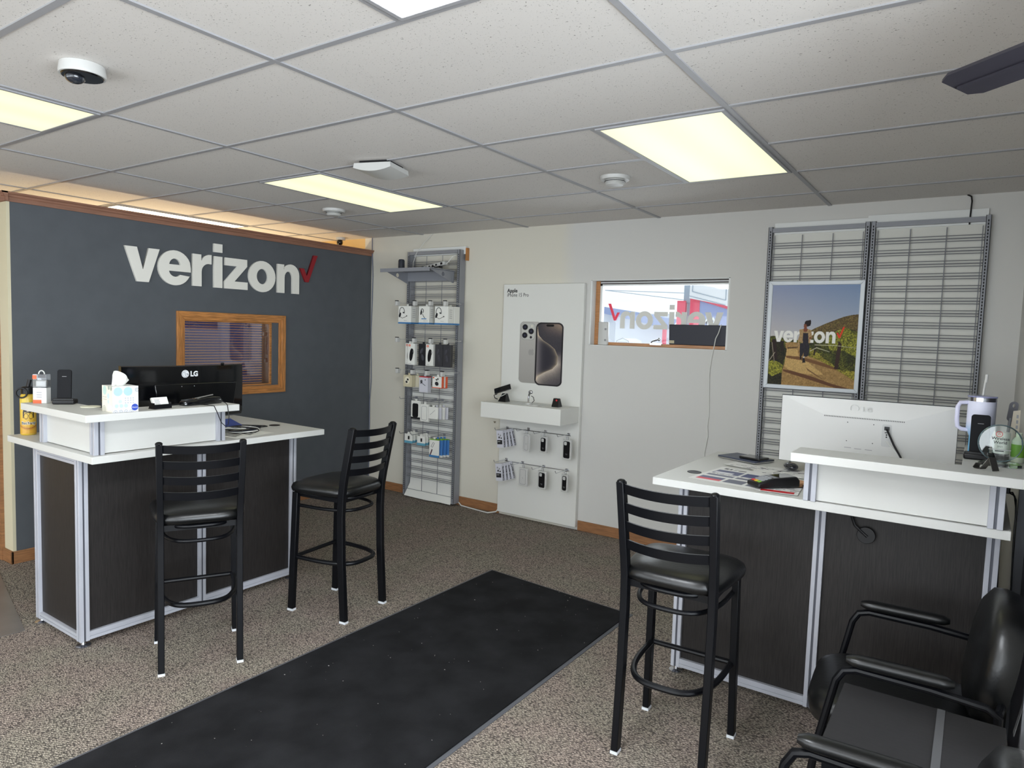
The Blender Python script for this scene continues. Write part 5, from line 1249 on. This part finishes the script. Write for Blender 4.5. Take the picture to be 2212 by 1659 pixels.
# bottle
t = thing('water_bottle', (-3.435, -.560, DT), 'yellow water bottle with black lid and baseball stitching on the left desk', 'bottle')
c0 = (-3.440, -.562, DT)
b = MB(); b.lathe([(0,0),(.034,0),(.038,.006),(.038,.205),(.034,.222),(.028,.228),(0,.228)], c0, 48); bo = obj('body', b, mat('bottle_yellow', (206,172,62), .35, coat=.3), t)
b = MB(); b.lathe([(0,.2285),(.032,.2285),(.033,.262),(.024,.268),(0,.268)], c0, 32); obj('lid', b, BLACKP, t)
b = MB(); b.tube([(c0[0],c0[1],DT+.262),(c0[0]-.004,c0[1]+.012,DT+.305)], .010, 12); obj('spout', b, BLACKP, t)
cd = math.atan2(CAM.y-c0[1], CAM.x-c0[0]); 
def bp_(a, z, r=.0388): return (c0[0]+r*math.cos(cd+a), c0[1]+r*math.sin(cd+a), DT+z)
b = MB(); b.tube([Vector(bp_(-.75, .235, .042))+Vector((0,0,0))+.026*(Vector((0,0,1))*math.sin(a)+Vector((math.cos(cd+PI/2-.3), math.sin(cd+PI/2-.3), 0))*math.cos(a)) for a in [2*PI*k/24 for k in range(24)]], .0045, 8, close=True); obj('carry_ring', b, BLACKP, t)
n = 70; AA, ZZ = np.meshgrid(np.linspace(-1.3, 1.3, 90), np.linspace(0, 1, 150)); X = 150*AA/1.3; Y = ZZ*220
im = np.ones((150, 90, 3))*col((206,172,62)); im[:] = col((200,150,52))*(1-ZZ[..., None])+col((214,190,72))*ZZ[..., None]
def dp(poly, c): im[pip(X, Y, poly)] = c
dp([(-75,150),(-60,200),(-20,185),(20,190),(60,205),(90,185),(70,160),(20,165),(-30,160)], (46,92,46))
dp([(-80,140),(-60,168),(0,172),(60,168),(85,140),(85,100),(70,98),(60,138),(20,132),(-20,134),(-55,138),(-66,98),(-80,100)], (44,34,26))
dp([(-30,168),(30,168),(20,142),(-18,142)], (220,196,150))
for cx in (-32, 36):
    m = (((X-cx)/30)**2+((Y-112)/20)**2 < 1) & (((X-cx)/25)**2+((Y-112)/16)**2 > 1); im[m] = (60,44,20)
dp([(-5,116),(8,116),(8,112),(-5,112)], (60,44,20))
stc = 42-10*np.cos(X/60); m = np.abs(Y-stc) < 1.5; im[m] = (130,40,34)
for k in range(-8, 9):
    x_ = k*16; yb = 42-10*math.cos(x_/60)
    for s_ in (-1, 1):
        m = pip(X, Y, [(x_,yb),(x_+4,yb),(x_+11,yb+s_*11),(x_+8,yb+s_*12)]); im[m] = (130,40,34)
printed('artwork', im, t, lambda u,v: bp_(-1.3+2.6*u, .010+v*.19, .0384), .35, .3)
for i, ch_ in enumerate('Bethany'):
    a = -.82+i*.27; O = bp_(a-.07, .062, .0386); U_ = (-math.sin(cd+a), math.cos(cd+a), 0)
    text(ch_, .021, PAPER, bo, bp_(a-.07, .0615, .0384), U_, (0,0,1), bold=.09, ext=.0002); text(ch_, .021, TXTD, bo, bp_(a-.07, .0615, .0389), U_, (0,0,1), bold=.02, ext=.0003)
# folder, papers, cables on the worktop
t = thing('blue_folder', (-2.93, .33, DT), 'small tilted blue folder below the black monitor', 'folder')
M = Matrix.Translation((-2.93,.33,1.035)) @ Matrix.Rotation(.25, 4, 'Z') @ Matrix.Rotation(.35, 4, 'Y')
b = MB(); b.box(-.05, .05, -.06, .07, -.003, .003, M); obj('cover', b, BLUE, t)
b = MB(); b.box(-.045, .045, -.055, .06, -.010, -.003, M); obj('pages', b, PAPER, t)
b = MB(); b.box(-2.98, -2.88, .27, .39, DT, 1.022); obj('stack', b, BLACKP, t)
t = thing('paper_sheet', (-2.67, .30, DT), 'printed sheet under the loose cables on the left desk', 'paper')
M = Matrix.Translation((-2.68,.27,DT+.0006)) @ Matrix.Rotation(.12, 4, 'Z')
b = MB(); b.box(-.11, .10, -.14, .14, 0, .0008, M); obj('sheet', b, PAPER, t)
b = MB()
for k in range(6): b.box(-.09, .06-.02*(k % 3), -.11+.035*k, -.095+.035*k, .0009, .0013, M)
o_ = obj('printed_blocks', b, TXTD, t, smooth=0); o_['kind'] = 'stuff'
random.seed(5)
for i, (m_, r_) in enumerate(((BLACKP,.0035),(CORDB,.003),(CORDW,.003),(BLACKP,.0028))):
    pts = []; cx, cy = -2.80+.03*i, .30-.02*i
    for k in range(26):
        a = 2*PI*k/18; pts.append((cx+(.05+.028*i)*math.cos(a+i), cy+(.13-.012*i)*math.sin(a+i)+.002*k, DT+.0045+.0045*i+.0004*k))
    if i == 0: lc_ = thing('cable_bundle', (-2.78, .28, DT), 'tangle of loose black, blue and white cables on the left desk', 'cable')
    b = MB(); b.tube(pts, r_, 6); obj('cable', b, m_, lc_)
b = MB(); b.tube([(-3.02,.40,DT+.004),(-2.90,.43,DT+.004),(-2.84,.50,DT+.004),(-2.84,.55,DT+.004),(-2.87,.555,DT+.004),(-2.95,.50,DT+.004),(-3.03,.44,DT+.004)], .003, 8); tag(obj('looped_cable', b, BLACKP), 'black cable making a pointed loop towards the desk grommet', 'cable')

# ================================================================== ON THE RIGHT DESK
t = thing('computer_monitor', (.475, 1.45, DT), 'large white monitor seen from behind on the right desk', 'monitor')
b = MB(); y0 = 1.385
b.box(.104, .847, y0+.012, y0+.022, 1.062, 1.392); obj('screen_edge', b, BLACKP, t)
vs = [(.106,y0+.010,1.064),(.845,y0+.010,1.064),(.845,y0+.010,1.388),(.106,y0+.010,1.388),(.29,y0-.012,1.064),(.66,y0-.012,1.064),(.648,y0-.012,1.312),(.302,y0-.012,1.312),(.106,y0+.014,1.064),(.845,y0+.014,1.064),(.845,y0+.014,1.388),(.106,y0+.014,1.388)]
fs = [(4,5,6,7),(3,7,6,2),(0,4,7,3),(1,2,6,5),(0,1,5,4),(8,11,10,9),(0,3,11,8),(1,9,10,2),(3,2,10,11),(0,8,9,1)]
b = MB(); b.add(vs, fs); obj('rear_shell', b, WHITEPL, t, smooth=10)
b = MB(); 
for i in range(48):
    x = .306+i*.0071; b.box(x, x+.004, y0-.0135, y0-.0115, 1.303, 1.308)
o_ = obj('vent_slots', b, mat('vent_grey', (96,96,96), .6), t, smooth=0); o_['kind'] = 'stuff'
b = MB(); 
for (x, z) in ((.41,1.283),(.52,1.282),(.41,1.195),(.52,1.194)): b.lathe([(0,-.001),(.0022,-.001),(.0022,.001),(0,.001)], (x, y0-.0125, z), 12, Matrix.Rotation(PI/2, 4, 'X'))
o_ = obj('mount_holes', b, SLOT, t)
b = MB(); b.prism(rrect(.555,1.185,.595,1.288,.008), y0-.0130, y0-.0115, lambda u,v,d: (u,d,v)); pp = obj('port_bay', b, mat('bay_grey', (186,187,186), .5), t, smooth=0)
b = MB(); b.box(.565, .585, y0-.022, y0-.012, 1.262, 1.278); b.box(.567, .583, y0-.014, y0-.012, 1.248, 1.252); obj('plug', b, BLACKP, pp)
b = MB()
for z in (1.240, 1.230): b.lathe([(0,-.001),(.0035,-.001),(.0035,.001),(0,.001)], (.575, y0-.0133, z), 12, Matrix.Rotation(PI/2, 4, 'X'))
obj('jack', b, SLOT, pp)
b = MB(); b.tube([(.575,y0-.020,1.266),(.585,y0-.035,1.25),(.610,y0-.045,1.20),(.640,y0-.05,1.15),(.665,y0-.05,1.09),(.68,y0-.04,1.01)], .0045, 8); obj('video_cable', b, BLACKP, t)
b = MB(); b.tube([(.575,y0-.014,1.212),(.59,y0-.03,1.20),(.615,y0-.045,1.175),(.65,y0-.05,1.14),(.70,y0-.05,1.05)], .003, 8); obj('power_cable', b, WHITEPL, t)
b = MB(); b.box(.45, .50, y0+.02, y0+.05, 1.008, 1.25); obj('neck', b, WHITEPL, t); b = MB(); b.box(.36, .59, y0-.04, y0+.16, DT, 1.008); obj('foot', b, WHITEPL, t, bevel=.003)
lg = mat('logo_emboss', (208,209,208), .5)
shape([arc(0,0,.019,.019,0,350,24), arc(0,0,.0165,.0165,350,0,24)], .0003, lg, 'logo', t, (.435, y0-.0065, 1.350), (1,0,0), (0,-.28,1)); text('LG', .034, lg, t, (.468, y0-.007, 1.338), (1,0,0), (0,-.28,1), bold=.02)
b = MB(); b.box(.402, .432, y0-.0128, y0-.012, 1.162, 1.165); b.box(.445, .475, y0-.0128, y0-.012, 1.160, 1.163); b.box(.490, .520, y0-.0128, y0-.012, 1.160, 1.163); o_ = obj('small_print', b, TXTG, t); o_['kind'] = 'stuff'
# laptop + case
t = thing('laptop', (-.11, 1.61, DT), 'closed dark laptop at the back left of the right desk', 'laptop')
M = Matrix.Translation((-.115,1.615,DT)) @ Matrix.Rotation(-.36, 4, 'Z')
b = MB(); b.box(-.12, .12, -.085, .085, .003, .010, M); obj('base', b, CHROME, t, bevel=.002)
b = MB(); b.box(-.12, .12, -.085, .085, .0105, .016, M); obj('lid', b, mat('laptop_navy', (62,68,88), .4), t, bevel=.002)
b = MB(); M2 = Matrix.Translation((-.065,1.59,DT+.0165)) @ Matrix.Rotation(-.30, 4, 'Z'); b.box(-.06, .06, -.05, .05, 0, .012, M2); tag(obj('tablet', b, BLACKG, bevel=.004), 'small glossy black tablet resting on the closed laptop', 'tablet')
# papers (printed flyers)
def flyer(name, label, x, y, w, h, rz, seed, z, strips=True):
    t = thing(name, (x, y, z), label, 'paper', 'printed flyers on the right desk')
    M = Matrix.Translation((x, y, z)) @ Matrix.Rotation(rz, 4, 'Z')
    b = MB(); b.box(-w/2, w/2, -h/2, h/2, 0, .0007, M); obj('sheet', b, PAPER, t, smooth=0)
    R = np.random.RandomState(seed); n = 110; U, V = np.meshgrid(np.linspace(0,1,n), np.linspace(0,1,n)); im = np.ones((n,n,3))*col((226,226,224))
    def bl(x0,y0,x1,y1,c): m = (U>x0)&(U<x1)&(V>y0)&(V<y1); im[m] = c
    if seed == 1:
        bl(.10,.86,.16,.93,(60,60,64)); bl(.18,.86,.22,.93,(60,60,64)); bl(.24,.86,.30,.88,(60,60,64)); bl(.24,.91,.30,.93,(60,60,64)); bl(.32,.86,.44,.90,(70,70,74)); bl(.07,.55,.46,.78,(92,96,128)); bl(.09,.56,.36,.66,(226,226,230)); bl(.50,.55,.93,.78,(72,78,120)); bl(.07,.38,.46,.47,(112,114,134)); bl(.50,.38,.93,.47,(104,106,124))
        bl(.07,.18,.42,.30,(92,96,130)); bl(.07,.09,.42,.18,(218,74,88)); bl(.46,.09,.74,.30,(104,106,122)); bl(.78,.09,.95,.24,(98,100,118))
        for k in range(40): x_ = .1+R.rand()*.8; bl(x_,.50,x_+.012,.52,(70,70,74)) 
    else:
        for k in range(26):
            x_, y_ = R.rand()*.8+.05, R.rand()*.85+.05; g = R.randint(60, 150); bl(x_, y_, x_+.03+R.rand()*.18, y_+.015+R.rand()*.06, (g, g, g+8))
    if seed == 4: bl(.1,.05,.9,.3,(200,44,52))
    printed('print', im, t, lambda u,v: M @ Vector((-w/2+u*w, -h/2+v*h, .0011)), .45)
    return t
flyer('flyer', 'flyer with navy and red blocks at the front of the right desk', -.005, 1.10, .33, .40, -.10, 1, DT+.0004)
flyer('flyer', 'crumpled grey printed sheet below the mouse on the right desk', .145, 1.38, .30, .24, .25, 2, DT+.0024)
flyer('flyer', 'grey printed sheet behind the navy flyer', -.02, 1.40, .26, .12, -.25, 3, DT+.0040)
flyer('flyer', 'sheet with a red band under the card terminal', .215, .945, .17, .16, .1, 4, DT+.0032)
# mouse
t = thing('computer_mouse', (.15, 1.47, DT+.004), 'glossy dark computer mouse in front of the white monitor', 'mouse')
M = Matrix.Translation((.15,1.47,DT+.0225)) @ Matrix.Rotation(.5, 4, 'Z')
b = MB(); b.ell((0,0,0), .033, .055, .020, 24, 12, M); b.v = [(x+.15 if False else x, y, z) for x, y, z in b.v]; obj('body', b, mat('mouse_dark', (34,36,42), .15, coat=.5), t)
b = MB(); b.lathe([(0,-.004),(.009,-.004),(.009,.004),(0,.004)], (0,0,0), 16, M @ Matrix.Translation((0,.02,.015)) @ Matrix.Rotation(PI/2, 4, 'Y')); obj('scroll_wheel', b, GREYM, t)
# payment terminal
t = thing('payment_terminal', (.195, 1.00, DT+.004), 'black payment terminal with a colourful keypad on the right desk', 'payment terminal')
M = Matrix.Translation((.185, .985, DT+.005)) @ Matrix.Rotation(-.72, 4, 'Z')   # +y local = away
b = MB(); P = [(-.11,0),(.10,0),(.10,.03),(.085,.046),(-.03,.040),(-.11,.020)]
b.prism(P, -.045, .045, lambda u,v,d: M @ Vector((d, u, v+.004))); obj('body', b, BLACKP, t, bevel=.006)
b = MB()
def top(u, v): return M @ Vector((u, v, (.0245+(v+.11)*.25) if v < -.03 else .0445+(v+.03)*.052))
b.add([top(-.034,.005), top(.034,.005), top(.034,.078), top(-.034,.078)], [(0,1,2,3)]); sc = obj('screen', b, BLACKG, t)
b = MB(); b.add([top(-.034,-.026), top(.034,-.026), top(.034,-.006), top(-.034,-.006)], [(0,1,2,3)]); obj('logo_strip', b, GREYM, t)
cols_ = [mat('key_grey', (150,152,156), .5), RED, mat('key_yellow', (220,180,50), .5), GREENC]
for r in range(4):
    for c in range(3):
        u = -.030+c*.021; v = -.098+r*.017
        b = MB(); q = [top(u,v), top(u+.017,v), top(u+.017,v+.012), top(u,v+.012)]; b.add(q+[p+Vector((0,0,.003)) for p in q], [(0,3,2,1),(4,5,6,7),(0,1,5,4),(1,2,6,5),(2,3,7,6),(3,0,4,7)])
        obj('key', b, cols_[(c+1) if r == 0 else 0], t)
b = MB(); b.tube([M @ Vector((0,.10,.012)), M @ Vector((.01,.13,.006)), M @ Vector((.05,.14,.004))], .003, 8); obj('cord', b, BLACKP, t)
t = thing('tan_pouch', (.24, 1.12, DT+.004), 'small tan paper packet tucked behind the payment terminal', 'packet')
M = Matrix.Translation((.245,1.10,DT+.004)) @ Matrix.Rotation(-.3, 4, 'Z'); b = MB(); b.box(-.05, .05, -.04, .05, 0, .016, M); obj('packet', b, mat('kraft', (196,146,104), .7), t, bevel=.005)

# ledge at right : tumbler, award, easel
t = thing('tumbler', (.925, 1.245, HT), 'white to blue insulated tumbler with handle, lid and straw', 'tumbler')
tc_ = (.925, 1.245, HT)
prof = [(0,0),(.036,0),(.037,.004),(.037,.075),(.050,.110),(.050,.222)]
b = MB(); b.lathe(prof+[(.046,.224),(0,.224)], tc_, 48); bod = obj('body', b, None, t)
m = bpy.data.materials.new('tumbler_fade'); m.use_nodes = True; N, L, bb = nodes(m); g = N.new('ShaderNodeTexCoord'); sp = N.new('ShaderNodeSeparateXYZ'); L.new(g.outputs['Object'], sp.inputs[0])
r = N.new('ShaderNodeValToRGB'); mr = N.new('ShaderNodeMapRange'); mr.inputs['From Max'].default_value = .225; L.new(sp.outputs['Z'], mr.inputs[0]); L.new(mr.outputs[0], r.inputs[0]); L.new(r.outputs[0], bb.inputs['Base Color']); bb.inputs['Roughness'].default_value = .4
e = r.color_ramp.elements; e[0].position = .3; e[0].color = (*lin((104,178,222)), 1); e[1].position = .62; e[1].color = (*lin((222,224,242)), 1)
bod.data.materials.clear(); bod.data.materials.append(m)
b = MB(); b.lathe([(.0495,.2225),(.0505,.2225),(.0505,.238),(0,.238)], tc_, 48); obj('steel_rim', b, CHROME, t)
b = MB(); b.lathe([(0,.2385),(.052,.2385),(.052,.244),(.03,.247),(0,.247)], tc_, 40); obj('lid', b, mat('lid_lilac', (176,180,222), .1, trans=.5), t)
b = MB(); b.tube([(.925,1.245,HT+.24),(.932,1.248,HT+.325)], .004, 10); b.tube([(.932,1.248,HT+.30),(.934,1.249,HT+.333)], .0058, 10); obj('straw', b, WHITEPL, t)
b = MB(); b.tube([(.878,1.235,HT+.215),(.850,1.228,HT+.212),(.842,1.226,HT+.195),(.842,1.226,HT+.14),(.846,1.227,HT+.112),(.860,1.230,HT+.102),(.884,1.237,HT+.10)], .0085, 12); obj('handle', b, mat('handle_lilac', (214,214,236), .4), t)
t = thing('glass_award', (.995, 1.0, HT), 'round glass award with a red emblem on the right ledge', 'award')
M = Matrix.Translation((.990, 1.0, HT+.083)) @ Matrix.Rotation(.02, 4, 'Z') @ Matrix.Rotation(PI/2, 4, 'X')
b = MB(); b.lathe([(0,-.008),(.066,-.008),(.071,-.003),(.071,.003),(.066,.008),(0,.008)], (0,0,0), 64, Matrix.Identity(4)); b.xf(M); obj('disc', b, AWARD, t)
b = MB(); b.tube([M @ Vector((.0695*math.cos(a), .0695*math.sin(a), 0)) for a in [2*PI*k/60 for k in range(60)]], .0016, 6, close=True); obj('bevel_edge', b, mat('glass_edge', (150,175,185), .1, coat=1), t)
ay = .9905
shape([arc(0,0,.011,.011,0,350,20), arc(0,0,.009,.009,350,0,20)], .0003, RED, 'emblem', t, (.985, ay, HT+.118), (1,0,0), (0,0,1)); text('W', .011, RED, t, (.985, ay, HT+.1145), (1,0,0), (0,0,1), align='CENTER', ext=.0003)
text('Wireless\nWorld', .0155, TXTD, t, (.990, ay, HT+.096), (1,0,0), (0,0,1), align='CENTER', ext=.0003, bold=.015)
text('2021', .009, TXTD, t, (.990, ay, HT+.068), (1,0,0), (0,0,1), align='CENTER', ext=.0003)
b = MB(); b.box(.955, 1.025, ay-.0003, ay+.0003, HT+.058, HT+.0605); obj('engraved_line', b, TXTG, t); b = MB(); b.box(.975, 1.003, ay-.0003, ay+.0003, HT+.052, HT+.0555); obj('engraved_line', b, TXTD, t)
b = MB(); b.prism([(.925,.955),(1.03,.93),(1.06,.96),(1.05,1.03),(.95,1.04)], HT, HT+.011, lambda u,v,d: (u,v,d)); obj('base', b, AWARD, t)
t = thing('metal_easel', (.955, .83, HT), 'small dark metal display easel at the front of the right ledge', 'easel')
M = Matrix.Translation((.955,.835,HT)) @ Matrix.Rotation(math.radians(52), 4, 'Z')
E1 = mat('easel_metal', (104,102,98), .35, metal=.7)
def strip(P, w, th=.0016):
    b = MB(); n = len(P); vs = []
    for (y, z) in P:
        for x in (-w/2, w/2): vs.append(M @ Vector((x, y, z)))
    fs = [(2*i, 2*i+1, 2*i+3, 2*i+2) for i in range(n-1)]; b.add(vs, fs); return b
o_ = obj('cradle', strip([(.034,.020),(.044,.004),(.038,.001),(.020,.001),(-.012,.047)], .032), E1, t); s_ = o_.modifiers.new('s','SOLIDIFY'); s_.thickness = .0018
o_ = obj('rear_leg', strip([(-.012,.047),(-.030,.001)], .032), E1, t); s_ = o_.modifiers.new('s','SOLIDIFY'); s_.thickness = .0018
t = thing('cleaning_brush', (1.03, 1.38, HT), 'grey handled brush standing behind the award', 'brush')
b = MB(); vs = []
b.tube([(1.022,1.40,HT+.0),(1.024,1.40,HT+.08),(1.028,1.40,HT+.15)], .006, 10); obj('stem', b, GREYM, t)
shape([rrect(-.016,0,.016,.085,.015), arc(0,.068,.005,.008,350,0,12)], .004, mat('brush_grey', (98,98,104), .5), 'handle', t, (1.030,1.40,HT+.135), (1,.1,0), (.10,0,1))
t = thing('hang_tag', (1.045, 1.33, HT), 'beige paper tag with notches behind the award', 'tag')
b = MB(); b.prism([(1.022,HT),(1.060,HT),(1.058,HT+.19),(1.034,HT+.185)], 1.33, 1.332, lambda u,v,d: (u,d,v)); obj('card', b, mat('tag_beige', (206,196,176), .7), t)
b = MB()
for k in range(4): b.box(1.046, 1.053, 1.328, 1.3295, HT+.09+.022*k, HT+.104+.022*k)
o_ = obj('print', b, TXTG, t); o_['kind'] = 'stuff'
t = thing('sanitizer_bottle', (1.055, 1.14, HT), 'small green and white bottle behind the award at the frame edge', 'bottle')
b = MB(); b.lathe([(0,0),(.022,0),(.023,.004),(.023,.085),(.010,.10),(.010,.115),(0,.115)], (1.052,1.14,HT)); bb_ = obj('body', b, mat('pale_green', (205,214,190), .4), t)
b = MB(); b.lathe([(.0233,.02),(.0236,.02),(.0236,.07),(.0233,.07)], (1.052,1.14,HT)); obj('label_band', b, GREENC, bb_)
t = thing('ink_jar', (.995, 1.13, HT), 'clear jar with a dark bottom seen through the award', 'jar')
b = MB(); b.lathe([(0,0),(.028,0),(.028,.028),(0,.028)], (.997,1.13,HT+.001)); obj('contents', b, SLOT, t)
b = MB(); b.lathe([(0,.0285),(.028,.0285),(.028,.11),(.026,.112),(0,.112)], (.997,1.13,HT+.001)); obj('jar_body', b, mat('jar_pale', (206,208,196), .3), t)
# cable ends beside and under the right desk
t = thing('power_adapter', (1.005, 1.22, DT), 'blue and black plug hanging behind the right desk ledge post', 'adapter')
b = MB(); b.box(1.012, 1.055, 1.20, 1.24, 1.10, 1.13); b.box(1.015, 1.04, 1.20, 1.23, 1.13, 1.165); obj('blue_plug', b, TEAL, t, bevel=.004)
b = MB(); b.box(1.012, 1.042, 1.20, 1.235, 1.07, 1.098); obj('black_plug', b, BLACKP, t, bevel=.004)
b = MB(); b.tube([(1.03,1.22,1.072),(1.05,1.22,1.075),(1.062,1.20,1.05),(1.066,1.19,1.00),(1.064,1.18,.93),(1.066,1.18,.85),(1.070,1.18,.7),(1.068,1.18,.45),(1.068,1.18,.02)], .0032, 8); obj('cord', b, BLACKP, t)
b = MB(); b.tube([(1.04,1.23,1.07),(1.058,1.23,1.06),(1.064,1.20,1.02),(1.066,1.19,.97)], .003, 8); obj('cord', b, BLACKP, t)
b = MB(); b.tube([(1.03,1.60,.96),(1.035,1.62,.7),(1.04,1.64,.4),(1.038,1.60,.02)], .006, 8); tag(obj('desk_cable', b, CORDB), 'dark blue cable hanging down behind the right end of the right desk', 'cable')
t = thing('wall_outlet', (1.075, 2.89, .22), 'cream wall outlet behind the right end of the right desk', 'outlet')
b = MB(); b.box(1.045, 1.085, 2.888, 2.896, .15, .27); obj('plate', b, WALLY, t, bevel=.002)
b = MB(); b.box(1.03, 1.07, 2.85, 2.887, .235, .255); obj('plug', b, WHITEPL, t); b = MB(); b.box(1.03, 1.07, 2.85, 2.887, .195, .212); obj('teal_plug', b, TEAL, t)
t = thing('under_desk_cable', (.56, 1.01, .88), 'black cable with a round end hanging under the right desk top', 'cable')
b = MB(); b.lathe([(0,-.004),(.034,-.004),(.036,0),(.034,.004),(0,.004)], (0,0,0), 28, Matrix.Rotation(PI/2, 4, 'X')); b.xf(Matrix.Translation((.560,1.012,.850))); obj('disc', b, BLACKP, t)
b = MB(); b.tube([(.50,1.008,.945),(.502,1.008,.92),(.515,1.012,.885),(.540,1.008,.865),(.565,1.008,.845)], .006, 8); b.tube([(.50,1.008,.945),(.56,1.008,.950),(.62,1.008,.942)], .005, 8); obj('cable', b, BLACKP, t)
